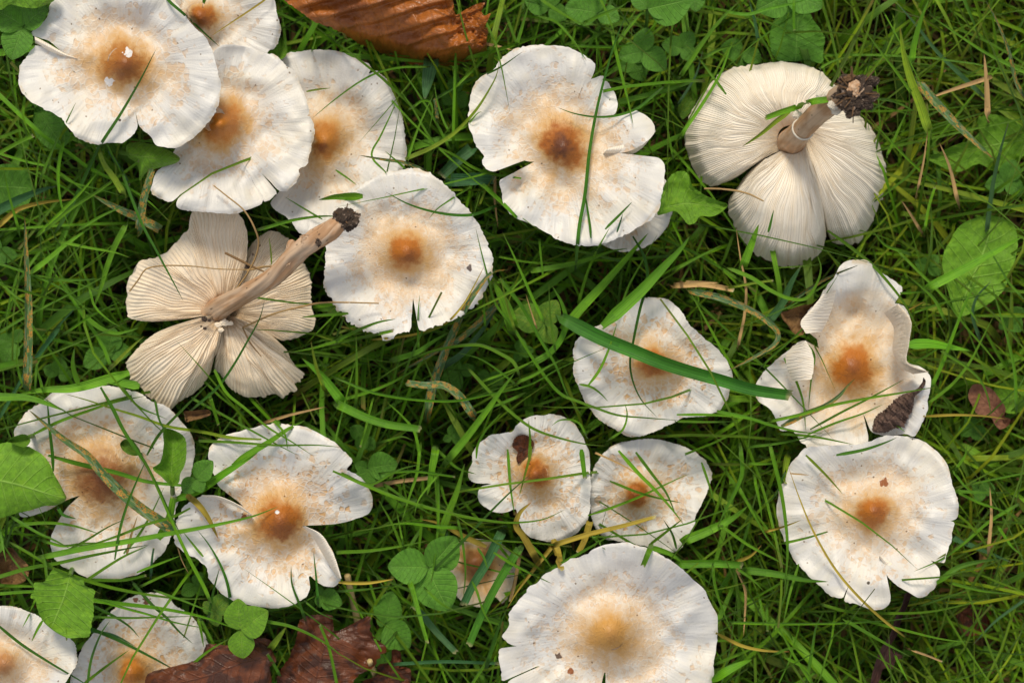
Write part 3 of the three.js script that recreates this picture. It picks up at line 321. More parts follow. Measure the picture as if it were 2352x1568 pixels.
function bladeArrays(A, pts, w, col, tipCol, o, q) {  // a folded, ribbed strip along a curve
  const n = o.n ?? 22, m = o.m ?? 2, c = new THREE.CatmullRomCurve3(pts, false, 'centripetal'), base = A.pos.length / 3, tw0 = o.twist ?? (q() - 0.5) * 1.2, tw1 = tw0 + (q() - 0.5) * 1.3, fold = o.fold ?? 0.25 + 0.35 * q(), len = c.getLength();
  for (let i = 0; i <= n; i++) {
    const t = i / n, p = c.getPoint(t), T = c.getTangent(t), side = V(0, 1, 0).cross(T); if (side.lengthSq() < 0.02) side.set(1, 0, 0.3); side.normalize(); const up = T.clone().cross(side).normalize(), a = lerp(tw0, tw1, t), ca = Math.cos(a), sa = Math.sin(a);
    const sx = side.clone().multiplyScalar(ca).addScaledVector(up, sa), ux = up.clone().multiplyScalar(ca).addScaledVector(side, -sa); if (ux.y < 0) { ux.negate(); }
    const taper = o.cut ? 1 - 0.18 * t : o.lens ? Math.sin(Math.PI * (0.04 + 0.94 * t)) ** 0.6 : Math.pow(1 - t ** 2.2, 0.75) * 0.97 + 0.03, ww = w * 0.5 * taper * (0.55 + 0.45 * sst(0, 0.15, t));
    for (let j = -m; j <= m; j++) { const u = j / m, e = o.cut && i === n ? (hash(j + 9, Math.floor(w * 1e6), 77) - 0.3) * w * 0.35 : 0; const y = fold * Math.abs(u) * ww; A.pos.push(p.x + sx.x * u * ww + ux.x * y + T.x * e, p.y + sx.y * u * ww + ux.y * y + T.y * e, p.z + sx.z * u * ww + ux.z * y + T.z * e);
      A.uv.push(0.5 + u * 0.5 + (o.uo ?? 0), t * len / 0.04 + (o.vo ?? 0)); const k = sst(o.tipAt ?? 0.93, 1, t), bs = sst(0.22, 0, t) * 0.5; A.col.push(lerp(lerp(col[0], tipCol[0], k), 0.30, bs * (o.pale ?? 0.3)), lerp(lerp(col[1], tipCol[1], k), 0.34, bs * (o.pale ?? 0.3)), lerp(lerp(col[2], tipCol[2], k), 0.12, bs * (o.pale ?? 0.3))); }
  }
  gridIndex(A.idx, n, 2 * m, base, false);
}
const KINDS = { // colour, tip colour
  g: [[0.175, 0.430, 0.004], [0.20, 0.22, 0.03]], d: [[0.065, 0.230, 0.005], [0.12, 0.14, 0.03]], b: [[0.165, 0.430, 0.006], [0.24, 0.30, 0.05]], k: [[0.055, 0.225, 0.010], [0.10, 0.17, 0.06]], t: [[0.070, 0.215, 0.070], [0.25, 0.28, 0.13]],
  y: [[0.40, 0.30, 0.025], [0.42, 0.18, 0.04]], o: [[1, 1, 1], [0.9, 0.7, 0.4]], s: [[0.50, 0.32, 0.12], [0.30, 0.16, 0.06]], e: [[0.26, 0.38, 0.012], [0.40, 0.28, 0.04]] };
const LOOK = { g: 'slim green', d: 'slim dark green', b: 'broad green', k: 'very broad dark green', t: 'dull blue green', y: 'yellowed', o: 'rust spotted', s: 'straw coloured', e: 'yellow green' };
// kind, width, then points from the root to the tip; "!" ends in a cut, "~" is a loose piece that lies where it fell
const TRACED = [
[0, 0, `d 28 400,1568 480,1440 600,1180 690,1000 820,800 960,560 1075,335
g 20 290,1200 370,1010 410,930 460,830 520,705
g 32 -60,600 0,660 160,810 330,960 480,1060 600,1150 800,1250 1000,1370 1180,1540
g 22 175,640 155,780 180,880 210,930
g! 30 -80,1090 0,1050 130,980 225,935
g 22 -40,1040 0,1060 200,1120 330,1150 480,1250 700,1310 880,1360
g 26 430,980 400,1140 400,1300 430,1450 480,1568
g 26 280,1600 430,1450 560,1320 700,1150
g! 24 330,1568 480,1440 650,1330 820,1210 960,1105
g 18 740,1000 800,1120 840,1200 870,1380
o! 62 960,1568 990,1380 1050,1170
e! 50 850,1330 790,1230 720,1130 675,1010
t 70 -60,1480 0,1440 150,1360 300,1300 390,1280
y 38 0,1540 120,1440 300,1390 520,1370
o 66 1080,1568 950,1500 800,1430 630,1340
g 20 120,1568 60,1350 15,1140
g 20 290,1200 520,1350 600,1480
g 28 570,1568 700,1490 850,1420
d 22 1130,-60 1160,0 1260,90 1390,210 1510,320
y 14 1860,-40 1820,0 1750,50 1600,150 1450,250
e~ 14 2110,630 2190,615 2280,605
g 16 2932,460 2752,465 2602,500 2482,560 2352,650 2250,730 2150,815
g 14 1990,1568 1920,1540 1850,1480 1820,1390
g 14 2220,1510 2100,1440 1960,1355
g 24 1830,1568 2000,1520 2200,1490 2352,1490
b 56 2500,1350 2352,1350 2300,1352 2195,1375
g 13 2150,345 2190,230
g 14 240,1300 260,1120 290,950
t! 26 750,1040 800,1120 850,1200 890,1275
g 18 330,1140 480,1240 600,1330 760,1400`],
[1, 0, `g 24 770,960 775,700 785,400 810,35
e 32 455,1090 640,1010 790,910 930,760 1020,620 1070,520 1087,440
g 18 800,900 860,870 940,780 968,768
d 22 680,660 850,560 1060,480 1250,355
g 20 800,590 950,440 1080,280 1165,125
g 22 740,1010 640,820 540,660 415,475
g 18 650,1000 580,900 500,760 395,605
g 24 1240,1230 1040,1200 900,1150 780,1070 600,990 455,935
g 18 740,900 700,820 660,690 640,570
g 16 310,1190 210,1070 270,940 340,790 390,675
o 28 560,1170 430,1120 300,1100 125,1070
g 16 440,1160 380,1110 300,1040
g 14 -40,1170 60,1240 105,1275
d 22 1060,1420 920,1475 780,1480 600,1450 450,1400 310,1325
g 14 870,1300 760,1370 660,1440 600,1510
t! 88 890,1030 800,1100 690,1200
t 110 620,440 600,560 575,690
t! 96 760,1240 900,1235 1055,1230
d 26 1620,1790 1640,1568 1680,1340 1710,1050 1760,760 1830,480 1880,310 1950,130 1995,40
d 18 1720,1640 1715,1568 1690,1400 1672,1290
d 20 2160,650 2040,745 1900,795 1750,805 1600,780 1490,740
g 24 1880,300 1920,470 1960,620 2000,800 2012,860
g 22 1640,315 1880,320 2000,300 2150,240
g 20 1410,125 1480,150 1600,280 1690,420
g 24 1400,10 1520,90 1650,160 1710,180
g 26 1690,150 1820,90 1920,50 1985,5
g 24 1900,300 1990,180 2080,70 2130,0
g 26 1770,-30 1830,100 1870,200 1890,300
g 32 900,390 1200,300 1450,210 1640,160
d 20 1820,1580 1900,1500 2005,1390
t 14 1900,1600 1940,1470
g 22 1800,550 1900,565 2040,590
s 26 980,300 1080,320 1180,345
b 32 1000,1300 1130,1420 1220,1510 1300,1580
e 18 950,1410 1000,1300 1050,1205
s 22 1060,1240 1060,1400 1080,1568
g 20 500,730 560,690 610,700 630,760 608,880
g 26 1210,300 1260,130 1300,0
g 16 2285,1070 2260,950 2230,755
g 22 460,1090 540,860 640,640
o! 26 660,820 650,720 640,680`],
[2, 0, `g 26 0,920 130,730 260,510 330,330 370,260
g 34 0,500 120,320 250,150 400,0
t 22 -20,700 90,520 140,350
b~! 46 1040,685 900,700 780,740 680,770 570,810
e~ 34 740,770 650,830 540,920 410,1010
e 64 1690,880 1640,720 1580,560 1530,380 1500,185
t 32 2040,630 1880,480 1750,350 1600,160 1470,10
b 48 1580,420 1590,330 1640,140 1700,-10
g 22 1580,640 1480,500 1380,370 1250,200
g 26 2400,520 2100,370 1900,240 1700,100
o 28 2340,640 2300,560 2250,350 2170,150 2090,0
s 32 2080,545 1850,620 1660,690
o 72 1630,580 1780,750 1950,920 2150,1100
s 46 2100,790 2095,600 2080,370
t 34 2100,1568 2140,1280 2190,1050 2250,840
g 22 1410,1070 1500,870 1575,710
g 20 1340,680 1460,700 1610,770
s 24 1620,1290 1660,1100 1690,910
s 30 1890,1360 1840,1150 1770,980
g! 22 1670,1568 1700,1420 1740,1290
s 22 1630,1570 1570,1470 1510,1380
g! 22 770,30 768,120 772,210
d 18 590,1600 600,1568 630,1445
g 20 950,470 1020,430 1130,390
g 22 300,650 200,520 110,400 20,310
t 26 520,270 500,150 460,0
g 26 160,390 250,340 370,300 460,220
b 26 330,90 450,100 600,60 780,20 900,-20
g 20 1700,1230 1500,1040 1300,820`],
[0, 1, `o 62 185,1080 190,800 190,500 175,200 165,-80
b 40 240,290 330,220 450,120 620,0
b 44 860,0 790,130 740,260 690,420 630,580
g 28 760,950 700,800 600,650 480,470 350,280 260,120
b 36 590,620 700,700 800,730 900,710 960,690
g 22 0,720 150,630 400,500 640,380 850,265
t 26 0,1300 200,960 400,680 620,450
d 22 850,-360 900,-220 990,0 1060,130 1130,260 1200,390 1260,505
e~ 12 1870,255 1865,160 1850,60
d 20 1340,1240 1480,1120 1540,1050 1620,930 1700,790 1790,620 1820,505
b 72 890,1000 700,1060 500,1110 300,1120 120,1150
b 60 -60,1160 0,1170 200,1180 450,1265
b! 66 960,1095 850,1080 750,1065
e 24 1800,1460 1600,1450 1400,1410 1150,1370 950,1300 750,1240 600,1190 440,1145
g 24 200,1440 400,1340 600,1265 800,1200 1000,1160
d 26 690,1100 770,1240 850,1400 960,1567 1000,1627 1090,1800 1170,1970 1250,2130
o 78 1200,2100 1120,2037 1000,1957 850,1837 700,1687 600,1568 470,1480 330,1370 200,1260
d 24 365,1680 360,1568 340,1400 320,1170
g 20 850,1110 950,1230 1080,1290 1150,1320
d 22 1010,1568 1100,1420 1250,1260 1450,1060
d 20 1070,1200 1100,1330 1190,1480
g 22 1480,990 1560,1140 1680,1240 1850,1380 2000,1470 2150,1568
g 22 1330,1180 1500,1270 1700,1380 1900,1490 2050,1568
g 20 1380,1470 1600,1480 1900,1500 2200,1500 2352,1515
b 46 1600,1640 1700,1568 1850,1480 2000,1380 2100,1330
b! 26 1450,1180 1480,1290 1500,1360
g 26 2400,590 2200,605 2070,620
g 24 2352,770 2150,830 1990,860
b 70 2352,1190 2200,1000 2080,900
e 30 2230,1100 2180,960 2140,780
s 24 1830,1340 2000,1290 2240,1235
g 22 180,1110 140,1040 115,900 130,720
g 24 290,1110 280,1060 240,940
b 36 540,1090 500,950 510,830
e 30 790,940 880,850 990,750
g 20 0,250 200,320 420,420 640,600
g 22 0,380 150,500 330,560 520,560 860,550
g 20 100,380 60,520 20,700
g 18 620,440 650,540 750,640 840,690
t 34 380,720 280,850 180,980 60,1190
g 22 460,110 600,140 780,170 900,210
g 24 390,360 560,360 700,350
g 20 470,710 600,620 760,540 850,500
g 20 1930,1350 1890,1330 1960,1420 1980,1530`],
[1, 1, `o 66 600,1260 620,1140 660,1010 720,850 790,690 870,530 960,400 1040,310 1150,290
o 52 1060,540 960,640 820,760 650,850 480,950 380,1010
y 20 280,765 450,745 600,710 730,650 800,580 860,500 920,390 985,265
g 24 1650,1200 1520,1150 1400,1020 1300,870 1180,680 1060,520 1010,340 960,150 925,0
g 22 1390,640 1340,540 1270,380 1190,200 1110,30
b 88 1170,660 1130,540 1045,375
b 66 1540,690 1650,560 1800,400 1960,220 2115,40
b 84 1800,680 2050,450 2200,290 2352,130 2400,60
k! 104 1540,630 1600,660 1800,760 2000,840 2200,920 2352,970 2602,1040 2852,1110 3090,1145
b 40 1330,295 1600,250 1750,205 1880,160 1972,145
g! 16 1100,205 1300,240 1450,245 1640,250
g! 16 1365,90 1375,200 1390,340
b 48 1330,930 1430,870 1520,760 1550,640 1520,520 1455,405
g 22 100,1200 105,950 100,740
g 26 1220,1000 1190,930 1080,860 960,810 800,815 600,860 400,950 215,1075
g 20 1180,1060 1080,980 950,900 790,860
g 22 0,1050 200,1130 400,1170 600,1190 800,1190 1050,1140 1300,1080 1480,980 1700,880 1850,820
g 24 0,1190 250,1110 420,1030 540,950 590,870
b! 62 0,1230 150,1300 300,1350 545,1385
b 54 760,1568 880,1420 1000,1260 1100,1120 1195,1000
g 22 1210,1165 1080,1220 950,1270 830,1320
g 24 900,1000 1050,1160 1200,1300 1330,1390 1500,1450 1700,1495 1830,1505
o! 62 900,1280 800,1150 700,1090 560,1090 450,1075
d 22 2010,60 2080,180 2110,300 2100,420 2060,560 2010,800 1990,930 2010,1060 2070,1190 2180,1310
g 22 1640,500 1700,300 1760,160 1850,0
g 20 1800,700 1900,600 1980,400 2080,220 2180,45
g 20 1700,1090 1780,980 1850,820 1900,660
g 18 1640,1080 1720,1100 1780,1140 1840,1200
g 22 1560,1170 1750,1240 1900,1290 2100,1310 2352,1330
g 18 1680,1420 1640,1350 1580,1325 1500,1330 1450,1365
g 18 1860,1450 1940,1390 1970,1290 1955,1210
g 18 930,1590 940,1500 1000,1390 1110,1270
g 20 1290,1600 1300,1450 1290,1330
g 18 1470,820 1440,600 1430,380
s 14 1340,680 1300,560 1270,455
b 30 1100,360 1250,550 1380,780 1480,950 1560,1150 1660,1300
g 22 540,1568 500,1400 420,1300 310,1200
g! 18 210,1210 170,1370 130,1510
g 20 535,830 530,640 540,460
g 26 -20,770 150,690 260,650 375,630
g! 26 -20,795 180,750 355,710
e 20 1190,690 1150,560 1110,400 1090,330
g 18 990,660 985,540 990,470
b 40 400,900 520,860 640,780 735,725
t 50 640,1020 700,960 820,880 960,720 1070,560
g 20 300,1470 420,1440 500,1470
g 22 1230,1060 1320,1020 1440,950 1540,900
g 20 1000,1050 1140,1000 1280,940 1420,870`],
[2, 1, `g 24 -30,280 140,190 270,120
b 62 420,250 480,100 525,-20
b 32 340,290 480,350 600,430 740,490 850,490 920,400 955,280 930,190
o 50 70,440 250,480 430,550 580,640 660,730 640,800 500,890 310,990
o 32 740,510 900,400 1050,320 1215,258
s! 42 -40,400 150,395 350,430
s 30 20,380 250,380
e! 20 340,410 480,385 622,365
t 62 600,640 690,520 750,380 820,260
g 18 560,940 600,900 830,690 960,500 1090,300
g 20 850,790 905,880 890,1000 875,1150 870,1250
g 20 700,900 780,1050 830,1200 850,1400
g 24 620,1330 800,1290 1000,1230 1250,1180 1500,1140 1765,1095
o 42 680,1370 830,1290 980,1230 1080,1160 1150,1080 1190,1040
g 18 880,1390 1100,1270 1300,1170 1530,1045
g 18 860,1430 1050,1350 1250,1280 1390,1215
g 22 1320,1325 1430,1340 1540,1410
d 24 1060,1568 1250,1530 1400,1480 1480,1445
g 22 -40,1290 300,1300 550,1340 750,1400
g 20 -40,1335 200,1340 400,1335
g 24 250,1270 450,1310 640,1370 830,1410 970,1415
g 20 690,1420 900,1440 1180,1495
g 20 480,1510 700,1480 970,1415
b 76 1545,810 1700,805 1850,830 1985,850
g 28 1720,1090 1790,940 1880,700 1960,500 2055,325
g 24 1000,20 1150,130 1300,250 1420,380 1520,510 1600,650 1650,760
g 24 1500,180 1620,300 1800,480 1950,680 2100,850 2250,1050
g 24 2300,1220 2290,1000 2240,760 2180,560 2130,380
b 66 1700,410 1950,280 2150,170 2352,60
g 22 1690,1215 1860,1080 1980,930 2060,780 2150,600
g 22 1800,860 1960,960 2060,1060 2110,1180 2130,1300
y 20 1660,1300 1900,1290 2100,1300 2240,1320
g 16 1590,590 1800,520 2100,450 2270,430
g 18 1950,530 2000,600 2045,665
g 20 1500,450 1600,445 1700,435
y 14 1550,570 1670,510
s 22 390,790 430,600 440,420 400,200 370,0
g 22 390,1030 250,800 150,620 45,430
g 22 1500,160 1400,120 1310,20
g 20 2330,470 2250,380 2180,260 2080,90
t 26 2040,740 2000,600 2030,480 2130,370
g 24 1800,620 1740,500 1640,400 1540,320`],
[0, 2, `b 34 330,0 550,60 800,120 1000,180 1200,205 1400,220 1515,227
b 42 300,700 600,640 850,600 1180,540 1500,480 1750,420 1915,355
g 22 440,670 600,580 750,490 900,425
d 22 790,720 830,500 880,330 940,180 1005,30
g 24 850,680 950,560 1040,410 1130,220
s 20 870,690 900,560 945,420
g 26 1440,990 1400,900 1310,730 1220,540 1180,450 1090,250 1000,60
g 22 1310,365 1200,420 1000,480 800,560 600,620 400,620
d 26 1590,1135 1570,920 1520,770 1430,610 1360,520
d 20 1440,1090 1470,930 1510,780
d 20 2090,1100 2060,1020 2010,880 2005,765
d 20 2190,990 2180,850 2160,665
b 62 1200,310 1400,220 1550,120 1740,0 1800,-50
y 46 1290,270 1380,360 1440,450 1500,575
g 26 350,780 550,850 750,910 1000,960 1250,990 1430,990
g 30 -40,850 200,780 400,745 600,700 850,650 1025,618
g 20 100,620 220,690 350,770 500,860 700,960
g 24 100,440 250,530 380,590 490,650
g! 26 300,700 312,760 322,860
g! 24 -20,955 200,940 350,940 525,930
e! 24 370,790 410,960 440,1120 462,1275
g 24 600,1110 900,1120 1100,1115 1340,1110
b 32 620,1000 850,1030 1100,1060 1400,1120 1655,1212
g 22 630,985 850,1050 1000,1090 1200,1150 1450,1200
d 28 920,880 1050,1030 1150,1120 1230,1210 1330,1302
d 22 640,1040 800,1120 900,1190 960,1260
d 28 -40,1150 0,1180 150,1300 350,1430 575,1568 640,1620
d 24 600,1590 630,1400 700,1220 755,1140
g 22 560,1590 700,1480 888,1342
d 26 590,1185 800,1270 1000,1370 1225,1492
t 22 620,1210 780,1240 935,1320
g 20 250,980 200,1100 150,1190
g 20 290,1140 250,1210 215,1285
g 24 1230,1600 1340,1430 1480,1320 1575,1268
g 22 1370,1140 1390,1240 1402,1325
g 24 1390,1140 1490,1340 1560,1520
d 22 1340,1580 1500,1490 1675,1408
g 20 1090,940 1280,1010 1500,1100
g! 24 640,860 850,862 1005,830
g 24 600,860 720,780 850,700 1022,622
g 20 1000,890 1150,820 1300,770
g 20 940,810 1120,740 1250,690
s 12 1215,600 1250,720 1300,820
g 24 1830,1145 2000,1180 2200,1270 2380,1400
g! 24 2320,1590 2260,1320 2200,1170
e 50 1870,1320 1970,1180
b! 24 1920,1500 1880,1430 1840,1370
g 22 1880,1065 2050,1030 2175,968
g 20 2110,1010 2200,1080 2350,1150
g 22 330,600 430,625 560,610 700,600
d 24 400,370 430,410 525,440
b 34 -20,430 10,580 40,740
g 24 20,900 200,905 330,905
g 26 150,480 330,470 500,490 700,550
g 20 1400,700 1350,640 1260,530
b! 60 1090,580 1160,460 1200,290
t! 22 1040,820 1050,700 1060,640`],
[1, 2, `g 26 -60,110 150,200 400,300 700,390 1000,450 1200,465 1400,440 1540,375
d 22 650,780 850,580 1000,420 1150,270 1302,133
e 20 1310,-60 1300,0 1260,150 1225,288
g 22 1145,-40 1150,0 1165,200 1195,420
g 24 540,-20 520,130 470,280 415,460
g 20 650,160 590,230 530,320 500,430
t! 70 1090,560 1000,740 900,900 840,1025
k! 62 1210,670 1130,800 1040,960 950,1150 885,1310
y 42 1000,630 850,560 740,500 650,460 550,443
g 26 800,500 640,490 450,470 280,485
b 56 645,-20 620,110 590,280
b 60 680,560 740,400 800,250 850,60
y 52 1330,690 1250,550 1205,490 1230,400 1310,325
y! 48 1710,470 1680,580 1635,675
y! 56 1460,580 1490,680 1512,790
y! 38 1500,610 1720,545 1950,490 2165,432
y 32 1450,630 1320,790 1200,950 1140,1060
s! 28 1230,670 1200,850 1165,1005
b 24 1440,790 1600,700 1740,620 1878,537
g 24 1050,670 1200,760 1340,830 1450,885
b~! 40 2140,615 2110,690 2080,760
b 32 1740,570 1820,655
g 20 1700,415 1870,360 2050,290 2350,150 2400,130
g 20 1850,180 2050,260 2200,300 2350,330
g 28 1910,-30 2050,130 2170,250 2300,400 2360,480
g 24 2030,-20 2150,140 2240,260 2305,410
s 16 1760,-10 1950,80 2100,170 2190,235
b! 38 1655,-40 1680,155
g 22 2120,620 2250,520 2352,440
d 18 2310,645 2280,540 2220,445
b 44 2130,635 2270,680 2352,740
b! 58 655,640 620,800 560,930 490,1055
g 22 665,180 670,400 650,660 618,880
t 22 720,590 700,800 727,948
g 22 590,930 700,1030 825,1092
g 20 810,470 830,560 855,800 840,985
g 18 900,870 930,930 980,1080 1047,1195
b! 38 480,900 540,1130 585,1292
t! 52 550,1090 650,1210 790,1355
t! 26 400,1440 700,1425 1085,1437
g 24 890,1590 1000,1420 1095,1238
y 26 -20,875 180,880 360,855
g 22 20,935 200,920 400,890
g 22 420,650 350,480 250,300
g 16 420,585 400,480 380,385
g 26 -20,670 200,660 400,630 600,590
g! 22 310,120 500,110 785,147
g 22 700,0 800,90 930,132
s! 32 225,210 400,180 602,158
g 22 0,120 190,200 400,100 560,60
g 20 320,220 480,330 640,420
g 20 690,230 720,330 780,410
d 30 1010,1420 1080,1200 1140,1060
g 20 1330,640 1400,710 1450,780
g 20 940,640 980,700 1010,790`],
[2, 2, `g 28 610,-40 680,250 710,450 725,650 700,985
y 20 1480,1210 1380,1130 1200,960 1050,780 900,520 800,280 730,80
e 20 850,0 980,130 1108,272
s 12 740,128 875,138
g! 24 700,605 850,570 1000,525
y 20 580,525 700,490 818,448
g 24 400,240 500,420 600,590 735,735
b 52 450,795 650,820 850,860 1003,872
b! 62 -30,752 200,745 412,755
g 24 280,500 450,620 620,710 765,782
g 24 2270,365 2100,470 1950,600 1800,710 1595,802
e 22 1920,620 1750,720
b 50 1750,880 1900,770 2050,730 2200,715
t 42 1860,570 2050,650 2270,740
g 24 330,1150 700,1160 1100,1155 1400,1140 1715,1103
g 22 980,1035 1150,1080 1400,1090 1700,1080 2125,988
g 26 1130,1140 1350,1270 1575,1392
g 22 1180,1120 1500,1200 1800,1270 2010,1292
b 30 860,1520 890,1350 920,1180 978,1068
g 22 890,1568 780,1400 680,1220 600,1100
y 26 230,1225 400,1310 550,1345 738,1355
b 62 200,1550 320,1480 482,1408
g 22 800,750 740,950 695,1160
g 22 210,780 220,880 270,1050 345,1230
s 22 375,790 430,920 430,1100 420,1250
y 30 370,735 470,690 545,620
g 22 380,790 470,850 560,938
g 32 400,-20 410,120 360,260 300,370 242,500
b 70 20,585 200,510 350,430 450,350
g 20 130,50 190,230 230,370
g 20 530,1000 550,1100 560,1180
g! 22 582,1060 585,1215
s! 18 1600,1350 1700,1385 1790,1422
t 24 2352,1000 2150,1150 2000,1310
g 20 640,1370 760,1330 870,1385
g 24 1850,880 2050,930 2300,960
g 20 1650,1035 1850,970 2050,900
g 22 500,180 530,320 550,450
g 20 1900,260 2050,330 2200,380 2352,450
g 22 1890,90 1950,0 1960,-60
g 20 1870,120 1950,220 2050,300
s 26 2110,640 2130,420 2120,220
g 24 2180,500 2280,640 2352,700
g 20 470,60 600,60 700,40
e! 48 720,20 705,100 700,190
d 20 700,130 640,270 560,350
g 20 300,380 330,470 410,500
g 22 720,1400 850,1480 900,1560
g 20 1480,1410 1560,1568
g 22 230,1440 420,1360 600,1280`]];
const restGreen = { pos: [], uv: [], idx: [], col: [] }, restDry = { pos: [], uv: [], idx: [], col: [] };
{
  const q = rngFrom(99), made = [];
  for (const [cx, cy, text] of TRACED) for (const line of text.split('\n')) {
    const [code, wid, ...pp] = line.trim().split(/\s+/), kind = code[0], cut = code.includes('!'), loose = code.includes('~');
    let pts = L(cx, cy, pp.join(' ')); const w = Number(wid) / 3 * K * 1.0;
    const thin = smooth(pts, Math.max(6, pts.length * 3), false);
    const lay = 3.1 + 1.0 * q() + (kind === 't' ? -0.9 : kind === 's' ? -0.5 : 0), rise = (q() - 0.3) * 0.8;
    let ref = null, most = 0; const cnt = {};
    let hs = thin.map(([x, y], i) => { const [s, r] = surf(x, y); if (r) { cnt[r] = (cnt[r] ?? 0) + 1; if (cnt[r] > most) { most = cnt[r]; ref = r; } } return [lay + rise * i / thin.length, s]; });
    let h = hs.map(([a, s]) => Math.max(a, s > 0 ? s + 0.16 + 0.12 * q() : 0));
    for (let it = 0; it < 5; it++) h = h.map((v, i) => Math.max(hs[i][1] > 0 ? hs[i][1] + 0.08 : 0, (h[Math.max(0, i - 1)] + 2 * v + h[Math.min(h.length - 1, i + 1)]) / 4));
    const P3 = thin.map(([x, y], i) => P(x, y, h[i]));
    if (!loose && hs[0][1] < 0) { // the root, down in the turf
      const a = thin[0], b = thin[1], dx = a[0] - b[0], dy = a[1] - b[1], l = Math.hypot(dx, dy) || 1, e = 22 + 18 * q(); let rx = a[0] + dx / l * e, ry = a[1] + dy / l * e;
      if (surf(rx, ry)[0] > 0) { rx = a[0]; ry = a[1]; }
      P3.unshift(P(lerp(a[0], rx, 0.6), lerp(a[1], ry, 0.6), h[0] * 0.62)); P3.unshift(P(rx, ry, GROUND * 100));
    }
    const [c0, c1] = KINDS[kind], v = 0.75 + 0.5 * q(), hue = (q() - 0.4) * 0.03, col = kind === 'o' ? c0 : [c0[0] * v + (kind === 's' || kind === 'y' ? 0 : Math.max(-0.015, hue)), c0[1] * v, c0[2] * v];
    let len = 0; for (let i = 1; i < thin.length; i++) len += Math.hypot(thin[i][0] - thin[i - 1][0], thin[i][1] - thin[i - 1][1]);
    const a = thin[0], b = thin[thin.length - 1], mid = thin[thin.length >> 1], straight = Math.hypot(b[0] - a[0], b[1] - a[1]) / len;
    let by = null, far = 1e9; for (const c of caps) for (const [x, y] of c.outline) for (const m of [a, mid, b]) { const d = Math.hypot(x - m[0], y - m[1]); if (d < far) { far = d; by = c.ref; } }
    const where = ref && most >= 3 ? 'lying across ' + ref : far < 45 ? 'in the grass close to ' + by : 'in open grass, nearest ' + by;
    const look = (len > 190 ? 'long ' : len < 75 ? 'short ' : '') + (straight < 0.93 ? 'bent ' : '') + LOOK[kind] + (cut ? ' cut' : '');
    made.push({ size: w * len * (kind === 'o' ? 9 : 1), P3, w, kind, loose, label: `${look} ${loose ? 'grass clipping' : 'grass blade'} ${where}`, col, tip: cut ? [0.5, 0.45, 0.22] : c1, o: { cut, n: Math.min(60, P3.length * 2), tipAt: cut ? 0.985 : kind === 'b' ? 0.97 : 0.9, vo: q() * 3, twist: (q() - 0.5) * (w > 0.0013 ? 0.5 : 1.0), fold: w > 0.0013 ? 0.30 + 0.30 * q() : 0.5 * q() + 0.2, pale: hs[0][1] < 0 && !loose ? 0.4 : 0 } });
  }
  made.sort((a, b) => b.size - a.size);
  made.forEach((m, i) => {
    const dry = m.kind === 's' || m.kind === 'y';
    if (i >= 300 && !m.loose) { bladeArrays(dry ? restDry : restGreen, m.P3, m.w, m.col, m.tip, m.o, q); return; }   // the smallest go with the turf
    const A = { pos: [], uv: [], idx: [], col: [] }; bladeArrays(A, m.P3, m.w, m.col, m.tip, m.o, q);
    const o = m.P3[0].clone(); for (let i = 0; i < A.pos.length; i += 3) { A.pos[i] -= o.x; A.pos[i + 1] -= o.y; A.pos[i + 2] -= o.z; }
    const e = mesh(m.loose ? 'grass_clipping' : 'grass_leaf', geo(A.pos, A.uv, A.idx, A.col), m.kind === 'o' ? rustMat : dry ? strawMat : grassMat); e.position.copy(o);
    tag(e, m.label, 'grass blade', m.label.replace('grass blade', 'blades'));
  });
}
console.log('traced blades done');

// ---------------------------------------------------------------- leaves
function leafTex(seed, base, vein, blot, bk, nv = 8) { return texture(512, 256, (u, v, o) => { // u runs along the midrib, v from the midrib to the edge
  const n = fbm(u * 24, v * 10, seed), m = fbm(u * 6, v * 3, seed + 1), f = noise(u * 160, v * 60, seed + 2);
  const a = (u - 0.22 * v) * nv, d = Math.abs(a - Math.round(a)), lat = sst(0.09, 0.02, d * (1 + v)) * (1.3 - 0.7 * v), mid = sst(0.05, 0.015, v), net = cells(u * 46, v * 18, seed + 3), nt = sst(0.10, 0.0, net[1] - net[0]) * 0.35, k = 0.8 + 0.5 * (n - 0.5) + 0.2 * (f - 0.5), ve = clamp(Math.max(lat * 0.55, mid, nt)), bl = sst(0.5, 0.68, m + 0.25 * (n - 0.5)) * bk;
  for (let i = 0; i < 3; i++) o[i] = lerp(lerp(base[i] * k, blot[i], bl), vein[i], ve * 0.95); }, true, true); }
const leafBump = texture(512, 256, (u, v, o) => { const a = (u - 0.22 * v) * 8, d = Math.abs(a - Math.round(a)), net = cells(u * 46, v * 18, 603); o[0] = o[1] = o[2] = clamp(0.75 - 0.45 * sst(0.12, 0.0, d) - 0.5 * sst(0.06, 0.0, v) - 0.22 * sst(0.12, 0, net[1] - net[0]) + 0.2 * (fbm(u * 30, v * 12, 604) - 0.5)); }, false, true);
const leafStd = o => new THREE.MeshPhysicalMaterial({ side: THREE.DoubleSide, roughness: 0.62, specularIntensity: 0.7, transmission: 0.2, thickness: 0, ...o });
const greenLeaf = leafStd({ map: leafTex(610, [0.20, 0.46, 0.015], [0.30, 0.55, 0.07], [0.25, 0.48, 0.015], 0.6), bumpMap: leafBump, bumpScale: 0.0003 });
const yellowLeaf = leafStd({ map: leafTex(620, [0.16, 0.37, 0.018], [0.28, 0.46, 0.07], [0.25, 0.38, 0.02], 0.6), bumpMap: leafBump, bumpScale: 0.0003 });
const cloverLeaf = leafStd({ map: leafTex(630, [0.135, 0.385, 0.024], [0.21, 0.46, 0.06], [0.16, 0.41, 0.03], 0.4), bumpMap: leafBump, bumpScale: 0.0003 });
